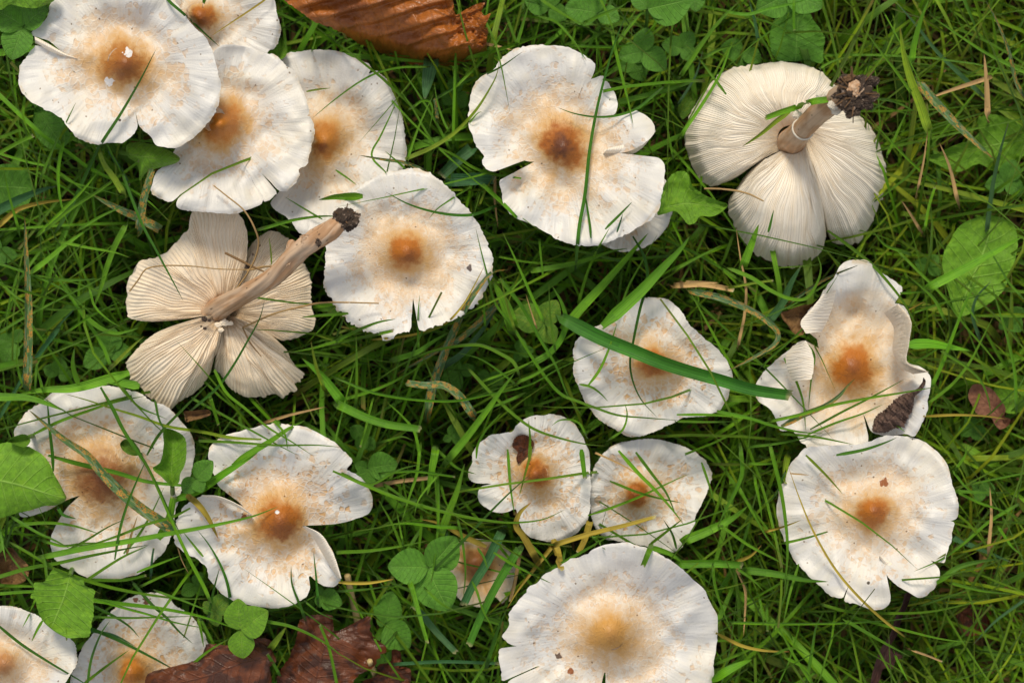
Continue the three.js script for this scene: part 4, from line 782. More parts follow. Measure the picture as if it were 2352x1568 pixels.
const brownLeaf = std({ map: leafTex(640, [0.47, 0.145, 0.022], [0.26, 0.085, 0.018], [0.20, 0.055, 0.012], 0.75, 7), bumpMap: leafBump, bumpScale: 0.0003, roughness: 0.38 });
const russetLeaf = std({ map: leafTex(650, [0.19, 0.050, 0.012], [0.10, 0.028, 0.010], [0.05, 0.016, 0.007], 0.9, 6), bumpMap: leafBump, bumpScale: 0.0003, roughness: 0.42 });
const paleBrownLeaf = std({ map: leafTex(660, [0.36, 0.16, 0.085], [0.22, 0.09, 0.05], [0.20, 0.08, 0.045], 0.7, 7), bumpMap: leafBump, bumpScale: 0.0003, roughness: 0.7 });
const tawnyLeaf = std({ map: leafTex(670, [0.36, 0.20, 0.07], [0.22, 0.11, 0.04], [0.12, 0.06, 0.03], 0.9, 6), bumpMap: leafBump, bumpScale: 0.0003, roughness: 0.65 });
const barkMat = std({ map: texture(256, 128, (u, v, o) => { const n = fbm(u * 10, v * 30, 681), k = 0.4 + 1.1 * n; o[0] = 0.19 * k; o[1] = 0.115 * k; o[2] = 0.085 * k; }, true, true), bumpMap: leafBump, bumpScale: 0.0008, roughness: 0.9 });

function leafGeo(outline, mid, hf, O, seed, jag = 0.02, nS = 220, nT = 12) {
  const out = smooth(outline, nS, true).slice(0, nS), rib = smooth(mid, 60, false), pos = [], uv = [], idx = [];
  const near = ([x, y]) => { let b = 0, d = 1e9; rib.forEach(([a, c], i) => { const e = (a - x) ** 2 + (c - y) ** 2; if (e < d) { d = e; b = i; } }); return b; };
  let K0 = out.map(near); for (let it = 0; it < 4; it++) K0 = K0.map((v, j) => (K0[(j + nS - 1) % nS] + 2 * v + K0[(j + 1) % nS]) / 4);
  for (let side = 0; side < 2; side++) { const off = pos.length / 3;
    for (let i = 0; i <= nT; i++) for (let j = 0; j <= nS; j++) { const e = out[j % nS], f = K0[j % nS], k = Math.min(59, Math.floor(f)), mx = lerp(rib[k][0], rib[k + 1][0], f - k), my = lerp(rib[k][1], rib[k + 1][1], f - k), a = 1 + (noise(j % nS * 0.8, 1, seed) - 0.5) * jag * 2, t = i / nT, x = lerp(mx, e[0], t * a), y = lerp(my, e[1], t * a);
      const p = P(x, y, hf(x, y, f / 60, t) - side * 0.025).sub(O); pos.push(p.x, p.y, p.z); uv.push(f / 60, t * 0.98 + 0.01); }
    gridIndex(idx, nT, nS, off, side === 0); }
  return geo(pos, uv, idx);
}
function leaf(name, label, cat, outline, mid, h, mat, o = {}) {
  const seed = o.seed ?? Math.floor(outline[0][0] * 7 + outline[0][1]), O = P(mid[0][0], mid[0][1], h); O.y = 0;
  const hf = o.hf ?? ((x, y, f, t) => h + (o.slope ?? 0) * f + (o.cup ?? 0.15) * t * t + (o.wav ?? 0.22) * (fbm(x / 40, y / 40, seed) - 0.5) * (0.3 + t));
  const root = thing(name, label, cat, O, o.group); covers.push([outline, h]);
  mesh('leaf_blade', leafGeo(outline, mid, hf, O, seed, o.jag, o.nS, o.nT), mat, root);
  if (o.stalk !== false) { const [a, b] = mid, dx = a[0] - b[0], dy = a[1] - b[1], l = Math.hypot(dx, dy) || 1, e = o.stalkLen ?? 30; mesh('leaf_stalk', tube([P(a[0] + dx / l * e, a[1] + dy / l * e, GROUND * 100).sub(O), P(a[0] + dx / l * e * 0.6, a[1] + dy / l * e * 0.6, h * 0.6).sub(O), P(a[0], a[1], hf(a[0], a[1], 0, 0) - 0.03).sub(O)], [0.0006, 0.0006, 0.0005], 7), o.stalkMat ?? mat, root); }
  return root;
}
const px = (c, r, x, y) => R(c, r, [[x, y]])[0];
// fallen leaves
{ const out = L(1, 0, '-450,-100 -392,0 -300,70 -200,140 -100,178 0,225 100,290 250,352 400,412 500,442 620,460 740,458 850,430 950,390 1000,350 1000,300 1012,200 985,175 1030,90 985,105 960,65 990,18 930,28 880,52 830,80 790,100 775,40 765,-40 760,-200 300,-300 -200,-250'), mid = L(1, 0, '-430,-150 0,-120 400,-30 780,130 1000,220');
  const hf = (x, y, f, t) => { const [X, Y] = [(x - 784) * 3, y * 3], v = Y * 0.96 + X * 0.27 + 40 * (fbm(X / 240, Y / 240, 7) - 0.5), ph = v / 108, saw = ph - Math.floor(ph), am = 0.10 + 0.16 * noise(Math.floor(ph) * 3.7, X / 300, 12), edge = sst(0.5, 1, t), cr = sst(560, 900, X);
    return 3.5 + am * (saw < 0.8 ? sst(0, 0.8, saw) : 1 - sst(0.8, 1, saw)) * (1 - 0.6 * edge) * (1 - 0.6 * cr) + 0.5 * sst(-100, -300, Y - X * 0.4 - 200) - 1.7 * edge * edge * sst(80, 420, Y) + cr * (0.9 * (fbm(X / 110, Y / 110, 8) - 0.5) + 0.4 * (fbm(X / 45, Y / 45, 10) - 0.5)) + 0.10 * (fbm(X / 50, Y / 50, 9) - 0.5); };
  leaf('fallen_leaf', 'large orange brown pleated fallen leaf with crumpled torn tip', 'leaf', out, mid, 3.5, brownLeaf, { hf, nS: 420, nT: 60, jag: 0.02, stalk: false }); }
leaf('fallen_leaf', 'dark russet fallen leaf with toothed edge beside the greyish cap', 'leaf', L(0, 2, '1010,1520 1050,1490 1140,1470 1260,1440 1380,1390 1420,1310 1480,1300 1580,1312 1700,1272 1830,1265 1890,1300 1880,1350 1902,1420 1840,1480 1870,1530 1860,1600 1700,1720 1500,1750 1200,1720 1000,1650'), L(0, 2, '1850,1400 1650,1440 1400,1530 1100,1600'), 3.5, russetLeaf, { wav: 0.5, jag: 0.025, cup: -0.1, stalk: false, seed: 41 });
leaf('fallen_leaf', 'dark russet lobed fallen leaf with upright folded lobe, crossed by a blade', 'leaf', L(0, 2, '1920,1500 1990,1400 2030,1290 2050,1220 2070,1130 2170,1100 2290,1110 2280,1170 2275,1215 2310,1210 2350,1210 2400,1190 2470,1150 2540,1108 2560,1230 2660,1330 2610,1400 2550,1480 2480,1510 2430,1568 2350,1650 2000,1660 1915,1570'), L(0, 2, '2150,1640 2200,1450 2250,1300 2300,1230'), 3.0, russetLeaf, { wav: 0.7, jag: 0.03, cup: 0.1, stalk: false, seed: 42 });
leaf('fallen_leaf', 'small russet leaf fragment with pale stalk beside the lobed brown leaf', 'leaf', L(1, 2, '250,1450 340,1420 350,1340 400,1350 412,1430 395,1470 470,1470 475,1568 460,1650 140,1650 150,1560 240,1520'), L(1, 2, '300,1640 330,1540 360,1400'), 2.6, russetLeaf, { wav: 0.5, jag: 0.03, stalk: false, seed: 43 });
leaf('fallen_leaf', 'flat orange brown leaf scrap lying in grass beside the crumpled cap', 'leaf', L(2, 1, '1970,1160 2010,1080 2130,1110 2180,1170 2230,1250 2220,1300 2260,1320 2250,1360 2190,1390 2150,1350 2130,1310 2040,1290 2000,1230'), L(2, 1, '2240,1370 2150,1260 2010,1120'), 1.9, paleBrownLeaf, { wav: 0.3, stalk: false, seed: 44 });
leaf('fallen_leaf', 'curled tawny leaf tucked behind the crumpled cap', 'leaf', L(2, 1, '680,590 730,570 810,540 900,520 980,430 965,510 900,600 850,650 830,740 770,730 720,665 690,630'), L(2, 1, '960,470 860,590 720,620'), 3.3, tawnyLeaf, { wav: 0.6, stalk: false, seed: 45, cup: 0.3 });
leaf('fallen_leaf', 'curled yellowish brown leaf scrap at the foot of the big green leaf', 'leaf', L(0, 2, '20,650 80,640 130,700 190,760 192,830 150,880 60,892 0,880 -40,800'), L(0, 2, '60,650 90,760 80,880'), 2.6, tawnyLeaf, { wav: 0.8, stalk: false, seed: 46, cup: 0.3 });
leaf('fallen_leaf', 'dark red brown leaf sunk deep in the grass', 'leaf', L(2, 2, '1900,1060 2000,1020 2110,1030 2130,1100 2100,1200 2030,1250 1930,1230 1890,1140'), L(2, 2, '1920,1080 2010,1130 2090,1200'), 0.9, russetLeaf, { wav: 0.3, stalk: false, seed: 47 });
{ const o = L(2, 2, '1540,950 1575,955 1560,1020 1510,1140 1485,1230 1440,1320 1520,1390 1470,1420 1450,1470 1390,1470 1350,1568 1300,1600 1310,1500 1370,1330 1430,1240 1470,1120 1515,1030'); leaf('fallen_leaf', 'long withered purple brown leaf rib poking out below the white cap', 'leaf', o, L(2, 2, '1555,955 1490,1140 1420,1310 1350,1480 1310,1590'), 2.4, std({ map: paleBrownLeaf.map, color: new THREE.Color().setRGB(0.42, 0.42, 0.62), bumpMap: leafBump, bumpScale: 0.0004, roughness: 0.8 }), { wav: 0.4, cup: 0.12, stalk: false, seed: 48 }); }
{ const out = L(2, 1, '1310,1400 1330,1310 1400,1250 1450,1200 1520,1150 1600,1120 1650,1080 1662,1035 1678,1060 1650,1120 1600,1170 1590,1240 1550,1320 1530,1370 1450,1390 1400,1412 1330,1412'); leaf('bark_scrap', 'dark crumbly scrap of bark lying on the crumpled cap', 'bark', out, L(2, 1, '1330,1400 1450,1300 1560,1190 1665,1050'), 4.1, barkMat, { hf: (x, y, f, t) => surf(x, y)[0] < 0 ? 4.2 : Math.max(3.9, surf(x, y)[0] + 0.14) + 0.16 * (1 - t * t) * sst(1, 0.7, f) + 0.30 * (fbm((x + y) / 30, (x - y) / 8, 55) - 0.5), jag: 0.12, nS: 300, nT: 30, stalk: false }); }
{ const out = L(1, 2, '1180,-60 1200,-120 1260,-140 1310,-110 1330,-70 1300,-20 1260,20 1220,60 1205,20 1215,-20'); leaf('leaf_scrap', 'reddish brown leaf scrap stuck on the small domed cap', 'leaf', out, L(1, 2, '1215,50 1250,-30 1280,-120'), 3.7, russetLeaf, { hf: (x, y, f, t) => Math.max(3.2, surf(x, y)[0]) + 0.09 + 0.1 * (fbm(x / 12, y / 12, 56) - 0.5), stalk: false, jag: 0.05 }); }
for (const [c, r, s, w, h, label] of [[1, 2, '260,1590 225,1500 195,1420', 42, 3.2, 'pale leaf stalk rising from the small russet leaf fragment'], [1, 2, '120,1190 80,1010 40,830', 46, 2.6, 'thick pale yellow straw stub standing beside the lobed brown leaf']]) { const q = L(c, r, s), O = P(q[0][0], q[0][1], GROUND * 100); tag(mesh('straw_stalk', tube([O.clone(), ...q.map(([x, y], i) => P(x, y, h * (0.6 + 0.2 * i)))].map(v => v.sub(O)), [0.0007 * w / 42, 0.0008 * w / 42, 0.0007 * w / 42, 0.0007 * w / 42], 10, 0.15, 5), std({ map: strawTex, color: new THREE.Color().setRGB(0.62, 0.46, 0.20), roughness: 0.6 })), label, 'stalk').position.copy(O); }
// green broad leaves
const LG = 'broad green leaves among the grass';
leaf('broad_leaf', 'large bright green leaf overlapping the brown centred cap', 'leaf', L(0, 2, '-150,0 0,-80 100,-86 200,-55 290,0 340,60 370,130 410,200 440,260 455,300 400,342 300,352 200,382 100,405 0,432 -100,430 -200,200'), L(0, 2, '-150,150 100,200 300,260 440,300'), 4.0, greenLeaf, { seed: 61, group: LG, cup: -0.2, jag: 0.012 });
leaf('broad_leaf', 'toothed green leaf with small holes over the tan corner cap', 'leaf', L(0, 2, '205,982 232,930 230,880 300,872 360,790 430,810 520,842 570,860 582,900 648,930 640,1000 642,1100 630,1160 605,1252 540,1256 470,1262 400,1232 340,1190 290,1140 250,1050 240,995'), L(0, 2, '480,830 430,1000 370,1140 350,1190'), 4.3, greenLeaf, { seed: 62, group: LG, cup: 0.1, jag: 0.02 });
leaf('broad_leaf', 'upright nibbled green leaf between the brown centred and wedge slit caps', 'leaf', L(0, 2, '1050,92 1100,50 1125,-60 1130,-180 1200,-170 1270,-120 1282,0 1270,70 1240,130 1230,190 1190,215 1150,190 1110,150'), L(0, 2, '1185,210 1180,80 1190,-60 1180,-170'), 4.4, greenLeaf, { seed: 63, group: LG, cup: 0.35, jag: 0.02 });
leaf('broad_leaf', 'ragged lobed green leaf between the torn cap and the upturned white mushroom', 'leaf', L(2, 0, '-2,1175 -72,1200 -132,1290 -152,1370 -172,1480 -122,1472 -52,1455 0,1500 40,1545 90,1532 120,1490 200,1492 270,1460 312,1410 240,1380 150,1340 70,1280 40,1200'), L(2, 0, '-100,1420 50,1400 200,1420 300,1412'), 3.4, greenLeaf, { seed: 64, group: LG, cup: 0.15, wav: 0.4, jag: 0.012 });
leaf('broad_leaf', 'small bright leaf tip curling from under the cap with two holes', 'leaf', L(0, 0, '870,1000 940,980 1020,990 1120,1020 1190,1050 1238,1092 1220,1118 1150,1142 1060,1165 1000,1195 960,1245 955,1180 930,1120 880,1080'), L(0, 0, '890,1060 1000,1080 1110,1095 1230,1100'), 4.0, greenLeaf, { seed: 65, group: LG, cup: -0.25, jag: 0.01 });
leaf('broad_leaf', 'bright leaf tip wedged between the two top caps and their shaded neighbour', 'leaf', L(0, 0, '1840,370 1880,310 1930,255 1962,310 1975,370 1930,410'), L(0, 0, '1900,410 1925,340 1932,262'), 2.7, greenLeaf, { seed: 66, group: LG });
leaf('broad_leaf', 'big rounded pale green leaf lying among blades beside the crumpled cap', 'leaf', L(2, 1, '1840,100 1900,0 2000,-60 2150,-80 2280,-20 2312,80 2300,200 2250,350 2200,450 2050,560 1900,610 1850,500 1820,400 1790,300 1800,180'), L(2, 1, '1900,580 2000,350 2100,100 2130,-60'), 2.3, greenLeaf, { seed: 67, group: LG, cup: 0.1, jag: 0.01 });
leaf('broad_leaf', 'dark shaded leaf standing behind the upturned white mushroom', 'leaf', L(2, 0, '600,250 650,110 720,60 850,40 900,130 950,200 982,260 970,350 962,432 860,412 760,422 640,405'), L(2, 0, '780,420 790,250 800,60'), 1.8, cloverLeaf, { seed: 68, group: LG, cup: 0.2 });
leaf('broad_leaf', 'jagged green leaf lying flat beyond the soil plugged stem', 'leaf', L(2, 0, '1650,1070 1750,1060 1850,1010 1990,960 2050,900 2030,830 2080,790 2200,800 2352,880 2400,1000 2300,1120 2150,1180 2050,1130 1900,1185 1750,1130'), L(2, 0, '2380,960 2100,1010 1850,1080 1660,1080'), 1.6, greenLeaf, { seed: 69, group: LG, cup: 0.1, wav: 0.4, jag: 0.03 });
leaf('broad_leaf', 'light green leaf over the clover above the cap with two holes', 'leaf', L(0, 0, '-100,50 0,68 60,32 140,46 240,56 320,30 372,0 380,-80 200,-140 -100,-120'), L(0, 0, '-80,-40 100,-40 340,-10'), 5.0, greenLeaf, { seed: 70, group: LG, cup: -0.1 });
leaf('broad_leaf', 'small yellowing oval leaflet on the brown centred cap', 'leaf', L(0, 1, '825,1490 850,1462 900,1460 940,1500 965,1550 940,1572 880,1560 840,1530'), L(0, 1, '960,1560 900,1515 840,1480'), 3.5, yellowLeaf, { seed: 71, group: LG, stalkLen: 6 });
leaf('broad_leaf', 'small nibbled green leaf above the large bright leaf', 'leaf', L(0, 1, '55,1470 120,1430 180,1428 207,1470 170,1512 120,1502'), L(0, 1, '190,1445 130,1465 70,1472'), 3.9, greenLeaf, { seed: 72, group: LG, jag: 0.05 });
leaf('broad_leaf', 'torn yellow brown leaf bit caught above the wedge slit cap', 'leaf', L(0, 1, '1262,1270 1330,1262 1440,1258 1450,1285 1400,1310 1340,1325 1275,1338 1285,1305'), L(0, 1, '1440,1275 1360,1290 1270,1305'), 3.7, tawnyLeaf, { seed: 73, jag: 0.06, stalk: false });
leaf('broad_leaf', 'yellow oval leaf half sunk beside the upturned white mushroom', 'leaf', L(2, 0, '-20,690 20,640 70,630 95,680 80,740 40,790 0,820 -30,760'), L(2, 0, '-20,790 20,730 80,650'), 1.8, yellowLeaf, { seed: 74, stalkLen: 10 });
leaf('broad_leaf', 'dark leaf low behind the cap with two holes', 'leaf', L(0, 0, '250,730 350,760 450,860 480,940 440,1010 360,1030 300,1000 230,900'), L(0, 0, '260,750 340,880 430,1000'), 2.2, cloverLeaf, { seed: 75 });
leaf('broad_leaf', 'broad dark green leaf deep under the crossing blades beside the toothed leaf', 'leaf', L(0, 0, '-60,1160 60,1130 180,1180 220,1300 180,1420 60,1450 -60,1400'), L(0, 0, '-40,1290 80,1290 210,1300'), 1.8, cloverLeaf, { seed: 76 });
leaf('broad_leaf', 'mid green leaf deep in turf past the clean white cap', 'leaf', L(2, 1, '2150,1110 2250,1050 2352,1020 2400,1150 2352,1260 2250,1280 2170,1220'), L(2, 1, '2390,1080 2280,1160 2170,1190'), 1.3, greenLeaf, { seed: 77 });

// clover: three leaflets on a stalk
const leaflets = {};
function leafletGeo(k) { if (leaflets[k]) return leaflets[k]; const q = rngFrom(700 + k), nS = 40, nT = 8, pos = [], uv = [], idx = [], fold = 0.12 + 0.25 * q(), w = 0.40 + 0.08 * q();
  const half = t => w * Math.sin(Math.PI * t ** 0.82) ** 0.72;   // along the midrib
  for (let i = 0; i <= nS; i++) for (let j = -nT; j <= nT; j++) { const t = i / nS, u = j / nT, x = half(t) * u * (1 + 0.04 * noise(t * 20, u, k)), notch = 0.06 * Math.exp(-((u / 0.25) ** 2)) * sst(0.8, 1, t); pos.push(x, fold * Math.abs(x) + 0.10 * Math.sin(t * 2.6) + 0.05 * (noise(t * 4, u * 2 + 5, k + 20) - 0.5), t - notch); uv.push(t * 0.98, Math.abs(u) * 0.98 + 0.01); }
  gridIndex(idx, nS, 2 * nT, 0, true); return leaflets[k] = geo(pos, uv, idx); }
function clover(c, r, cx, cy, h, list, mat, label) {
  for (const [lx, ly] of list) { const a = px(c, r, cx, cy), e = px(c, r, lx, ly), mx = lerp(a[0], e[0], 0.55), my = lerp(a[1], e[1], 0.55), rr = Math.hypot(e[0] - a[0], e[1] - a[1]) * 0.4; covers.push([[[mx - rr, my - rr], [mx + rr, my - rr], [mx + rr, my + rr], [mx - rr, my + rr]], h]); }
  const b = px(c, r, cx, cy), ctr = P(b[0], b[1], h), O = ctr.clone(); O.y = 0; const root = thing('clover', label, 'clover', O, 'clover plants in the turf'), hq = rngFrom(cx + cy * 3);
  for (const [lx, ly, m2] of list) { const e = px(c, r, lx, ly), E = P(e[0], e[1], h), d = E.clone().sub(ctr), len = d.length(), o = mesh('leaflet', leafletGeo(Math.floor(hq() * 6)), m2 ?? mat, root); o.position.set(0, h / 100, 0); o.rotation.order = 'YXZ'; o.rotation.y = Math.atan2(d.x, d.z); o.rotation.x = (hq() - 0.6) * 0.35; o.rotation.z = (hq() - 0.5) * 0.5; o.scale.setScalar(len); }
  mesh('leaf_stalk', tube([V((hq() - 0.5) * 0.012, GROUND, (hq() - 0.5) * 0.012), V(0.001, h / 200, 0.001), V(0, h / 100 - 0.0002, 0)], [0.0005, 0.00045, 0.0004], 6), cloverLeaf, root);
}
const C = (c, r, x, y, h, l, m, label) => clover(c, r, x, y, h, l, m, label);
C(0, 0, 160, 180, 4.4, [[85, 420], [350, 60], [-60, 60]], cloverLeaf, 'clover with round leaflets beside the cap with two holes');
C(1, 0, 2072, 355, 2.6, [[2110, 190], [1905, 400], [2240, 480]], cloverLeaf, 'clover with three rounded leaflets above the lobed green leaf');
C(1, 0, 2352, 330, 2.2, [[2200, 310], [2440, 420], [2420, 220]], cloverLeaf, 'darker clover touching the three leaflet clover behind the torn cap');
C(1, 0, 1770, 90, 3.2, [[1530, 60], [1920, 150], [1700, -100]], cloverLeaf, 'pale clover crossed by blades behind the torn lobed cap');
C(1, 0, 1430, 60, 2.6, [[1260, -10], [1420, -120], [1560, 120]], cloverLeaf, 'bright clover close to the tip of the pleated brown leaf');
C(1, 0, 2110, 60, 3.4, [[2310, 50], [2420, 0], [2000, -60]], cloverLeaf, 'clover with a flat oval leaflet above the rounded clover');
C(2, 0, 70, -70, 3.0, [[90, 90], [-80, -120], [220, -100]], cloverLeaf, 'clover with bright round leaflet beside the flat oval clover');
C(2, 0, 720, -40, 3.0, [[500, 70], [700, 100], [960, 60]], cloverLeaf, 'clover hanging over the dark shaded leaf');
C(2, 0, 420, 360, 1.6, [[250, 330], [540, 440], [380, 480]], cloverLeaf, 'dark clover low behind the upturned white mushroom');
C(1, 0, 2010, 420, 1.6, [[2080, 560], [1900, 480], [2090, 380]], cloverLeaf, 'dark clover under the three rounded leaflets');
C(1, 0, 780, 640, 2.0, [[860, 740], [700, 720], [800, 520]], cloverLeaf, 'dark clover between the shaded cap and the torn lobed cap');
C(1, 1, 1395, 660, 3.0, [[1180, 590], [1490, 500], [1470, 800]], yellowLeaf, 'yellowing nibbled clover among blades beside the domed cap');
C(1, 1, 820, 1000, 1.8, [[700, 1120], [700, 900], [920, 960]], cloverLeaf, 'dark clover under the rust spotted blades');
C(1, 1, 1020, 1010, 1.6, [[1120, 1080], [1010, 1150], [930, 1020]], cloverLeaf, 'dark clover deep beside the broad blades in the middle');
C(1, 1, 1230, 860, 1.8, [[1250, 760], [1330, 840], [1200, 930]], cloverLeaf, 'dark clover under the yellowing nibbled clover');
C(1, 1, 160, 1440, 2.0, [[60, 1370], [230, 1530], [120, 1540]], cloverLeaf, 'dark clover past the edge of the wedge slit cap');
C(1, 1, 760, 1440, 2.2, [[700, 1470], [860, 1460], [770, 1350]], cloverLeaf, 'small dark clover among blades near the small domed cap');
C(0, 1, 740, 860, 2.2, [[780, 690], [580, 960], [900, 850]], cloverLeaf, 'dark clover beside the upturned cream mushroom');
C(0, 1, 90, 790, 1.8, [[40, 940], [150, 700], [-20, 760]], cloverLeaf, 'dark clover behind the thick rusty stalk');
C(0, 1, -10, 180, 2.4, [[120, 190], [-60, 60], [40, 250]], cloverLeaf, 'green clover past the thick rusty stalk');
C(0, 1, 400, 1010, 1.6, [[300, 960], [500, 1030], [420, 890]], cloverLeaf, 'dark clover low above the brown centred cap');
C(0, 2, 1350, 165, 4.3, [[1470, 40], [1255, 260], [1400, 260]], cloverLeaf, 'glossy dark clover at the edge of the wedge slit cap');
C(0, 2, 1660, 1205, 3.9, [[1640, 985], [1860, 1060], [1670, 1405]], greenLeaf, 'bright nibbled clover rising over the dark russet leaf');
C(0, 2, 1480, 1080, 3.2, [[1600, 960], [1400, 1010], [1500, 1180]], yellowLeaf, 'yellow green clover under blades below the wedge slit cap');
C(0, 2, 2210, 960, 3.0, [[2370, 1020], [2190, 900], [2200, 1050]], cloverLeaf, 'clover with one big leaflet beside the wedge slit cap');
C(0, 2, 1350, 900, 2.2, [[1250, 960], [1420, 960], [1400, 800]], cloverLeaf, 'dark clover in the gap below the wedge slit cap');
C(1, 2, 600, 775, 3.6, [[318, 770], [790, 560], [740, 1070]], cloverLeaf, 'large dark green clover with three big spotted leaflets');
C(1, 2, 310, 1160, 2.4, [[350, 935], [480, 1320], [240, 1130]], cloverLeaf, 'clover with folded leaflets next to the lobed russet leaf');
C(1, 2, 180, 90, 2.8, [[90, 60], [150, 260], [390, 60]], cloverLeaf, 'dark clover beside the right tip of the wedge slit cap');
C(1, 2, 300, 1420, 1.8, [[340, 1560], [200, 1400], [420, 1380]], cloverLeaf, 'dark clover low between the small leaf fragment and folded clover');
C(2, 2, 2040, 230, 1.8, [[2160, 230], [1960, 190], [2030, 330]], cloverLeaf, 'small clover in the grass past the clean white cap');
C(2, 1, 1700, 260, 1.8, [[1760, 190], [1590, 240], [1780, 330]], cloverLeaf, 'small clover beside the big rounded pale leaf');
C(2, 0, 2230, 1250, 1.9, [[2340, 1330], [2080, 1280], [2280, 1100]], cloverLeaf, 'bright clover below the jagged flat leaf');
C(2, 1, 2000, 1370, 1.4, [[1900, 1420], [2080, 1460], [1970, 1280]], cloverLeaf, 'bright low clover under blades near the orange brown scrap');
C(2, 1, 2250, 620, 1.4, [[2352, 560], [2180, 700], [2330, 720]], cloverLeaf, 'dark clover at the foot of the big rounded pale leaf');
// twigs and straw on the upturned mushrooms
const twigMat = std({ color: new THREE.Color().setRGB(0.20, 0.115, 0.045), roughness: 0.85 }), paleTwigMat = std({ color: new THREE.Color().setRGB(0.42, 0.27, 0.11), roughness: 0.8 });
for (const [c, r, s, w, hs, m, label] of [
  [0, 1, '890,440 950,360 1000,290 1100,265 1300,265 1500,285 1700,290', 10, [3.2, 3.3, 3.35, 3.4, 3.4, 3.4, 3.4], paleTwigMat, 'thin bent straw across the upturned cream mushroom'],
  [0, 1, '1550,175 1640,220 1720,260 1830,310', 17, [3.4, 3.45, 3.5, 3.7], twigMat, 'short knobbly twig on the gills of the upturned cream mushroom'],
  [0, 1, '1700,295 1790,275 1915,265', 15, [3.5, 3.6, 4.7], paleTwigMat, 'short pale twig leaning on the cream stem'],
  [0, 1, '1610,445 1700,320 1760,200 1780,100 1750,0 1680,-118 1560,-218 1470,-289', 12, [3.3, 3.5, 3.6, 3.8, 4.0, 4.1, 4.1, 4.0], paleTwigMat, 'curved brown straw from the orange dome cap down to the cream gills'],
  [0, 1, '1670,690 1800,630 1900,590 2100,540 2200,520 2352,515 2480,518 2610,522', 13, [3.1, 3.2, 3.1, 3.0, 3.4, 4.5, 4.6, 4.6], paleTwigMat, 'long straw from the cream gills to the frilly cap'],
  [0, 1, '1670,690 1720,790 1800,890', 10, [3.15, 3.15, 3.1], twigMat, 'short dark twig on the lower lobe of the cream mushroom'],
  [2, 0, '150,1300 300,1305 440,1330 560,1385', 14, [3.2, 3.3, 3.45, 3.5], paleTwigMat, 'thin rootlet lying across the slit of the upturned white mushroom']]) {
  const q = L(c, r, s), O = P(q[0][0], q[0][1], hs[0]); tag(mesh('twig', tube(q.map(([x, y], i) => P(x, y, hs[i]).sub(O)), [w / 6 * K, w / 6 * K * 1.1, w / 6 * K * 0.7], 7, 0.5, q[0][0] | 0), m), label, 'twig').position.copy(O); }
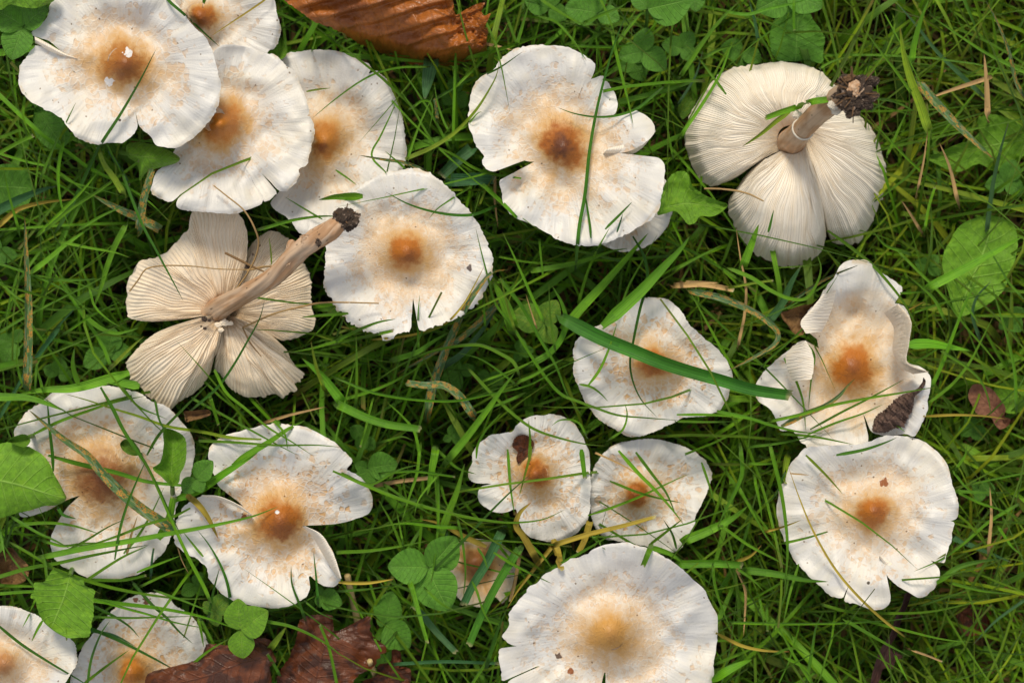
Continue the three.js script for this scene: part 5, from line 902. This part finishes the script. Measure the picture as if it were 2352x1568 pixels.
// the rest of the turf: nobody could count it
function turf(name, label, n, seed, f, mat, A) {
  const q = rngFrom(seed); let made = 0, tries = 0;
  while (made < n && tries++ < n * 5) {
    const x = (q() - 0.5) * 0.36, z = (q() - 0.5) * 0.27, s = f(x, z, q); if (!s) continue;
    const pts = []; const p = V(x, GROUND, z), d = q() * 6.283, bend = (q() - 0.5) * 1.6; let el = s.el, cross = 0, continue1 = 0; const over = q(), st = s.len / 6; let bad = false;
    for (let i = 0; i <= 6; i++) { pts.push(p.clone()); if (i) { const [px, py] = unP(p); const [h] = surf(px, py); if (h > 0 && p.y * 100 > h - (s.gap ?? 0.75)) { if (s.tall && p.y * 100 > h + 0.12 && ++cross < 4) continue1 = 1; else { bad = true; break; } } if (over > 0.3) for (const [c, lh] of covers) if (p.y * 100 > lh - 0.3 && inside(c, px, py)) { bad = true; break; } if (bad) break; } const a = d + bend * i / 6; p.x += Math.cos(a) * Math.cos(el) * st; p.z += Math.sin(a) * Math.cos(el) * st; p.y = Math.max(GROUND + 0.002, p.y + Math.sin(el) * st); if (p.y > s.top) el = Math.min(el, 0.05) - 0.25; el -= s.droop * (0.6 + 0.8 * q()); }
    if (bad) continue;
    bladeArrays(A, pts, s.w, s.col, s.tip, { n: 9, m: 1, cut: q() < 0.25, vo: q() * 3, pale: 0.25, tipAt: 0.9 }, q); made++;
  }
  return tag(mesh(name, geo(A.pos, A.uv, A.idx, A.col), mat), label, 'grass', null, 'stuff');
}
const right = x => sst(0.02, 0.09, x);
turf('grass', 'dense green grass of the turf between the mushrooms', 6400, 501, (x, z, q) => { const r = right(x), k = 0.5 + 0.9 * q(), y = q() < 0.25 ? 1 : 0, b = q() < 0.12, low = q() < 0.35 ? 0.4 : 1;
  return { len: 0.044 + 0.05 * q(), el: 0.9 + 0.55 * q(), droop: 0.14 + 0.18 * q(), top: lerp(0.031, 0.026, r) * low * (0.6 + 0.4 * q()), w: (b ? 0.0014 + 0.0012 * q() : 0.0005 + 0.0005 * q()), col: [(0.17 + 0.12 * y + 0.10 * r * q()) * k, (0.42 + 0.03 * y) * k, (b ? 0.02 : 0.004) * k], tip: q() < 0.4 ? [0.3, 0.22, 0.05] : [0.09, 0.22, 0.02] }; }, grassMat, restGreen);
turf('tall_grass', 'scattered taller thin grass blades leaning over the mushroom edges', 800, 503, (x, z, q) => { const k = 0.6 + 0.6 * q();
  return { tall: 1, len: 0.055 + 0.05 * q(), el: 1.05 + 0.4 * q(), droop: 0.12 + 0.2 * q(), top: 0.030 + 0.018 * q(), w: 0.0005 + 0.0004 * q(), col: [(0.16 + 0.08 * q()) * k, 0.42 * k, 0.004], tip: [0.22, 0.24, 0.04] }; }, grassMat, { pos: [], uv: [], idx: [], col: [] });
turf('dead_grass', 'dead straw and withered thatch low between the green grass', 2600, 502, (x, z, q) => { const r = right(x); if (q() > 0.25 + 0.75 * r) return null; const k = 0.25 + 0.75 * q();
  return { len: 0.02 + 0.05 * q(), el: 0.2 + 0.6 * q(), droop: 0.15 + 0.2 * q(), top: lerp(0.002, 0.016, r) * (0.4 + 0.8 * q()), w: 0.0006 + 0.0011 * q(), col: [0.42 * k, 0.24 * k, 0.075 * k], tip: [0.25, 0.14, 0.05], gap: 0.9 }; }, strawMat, restDry);
console.log('turf done');

console.log('leaves done');
renderer.render(scene, camera);
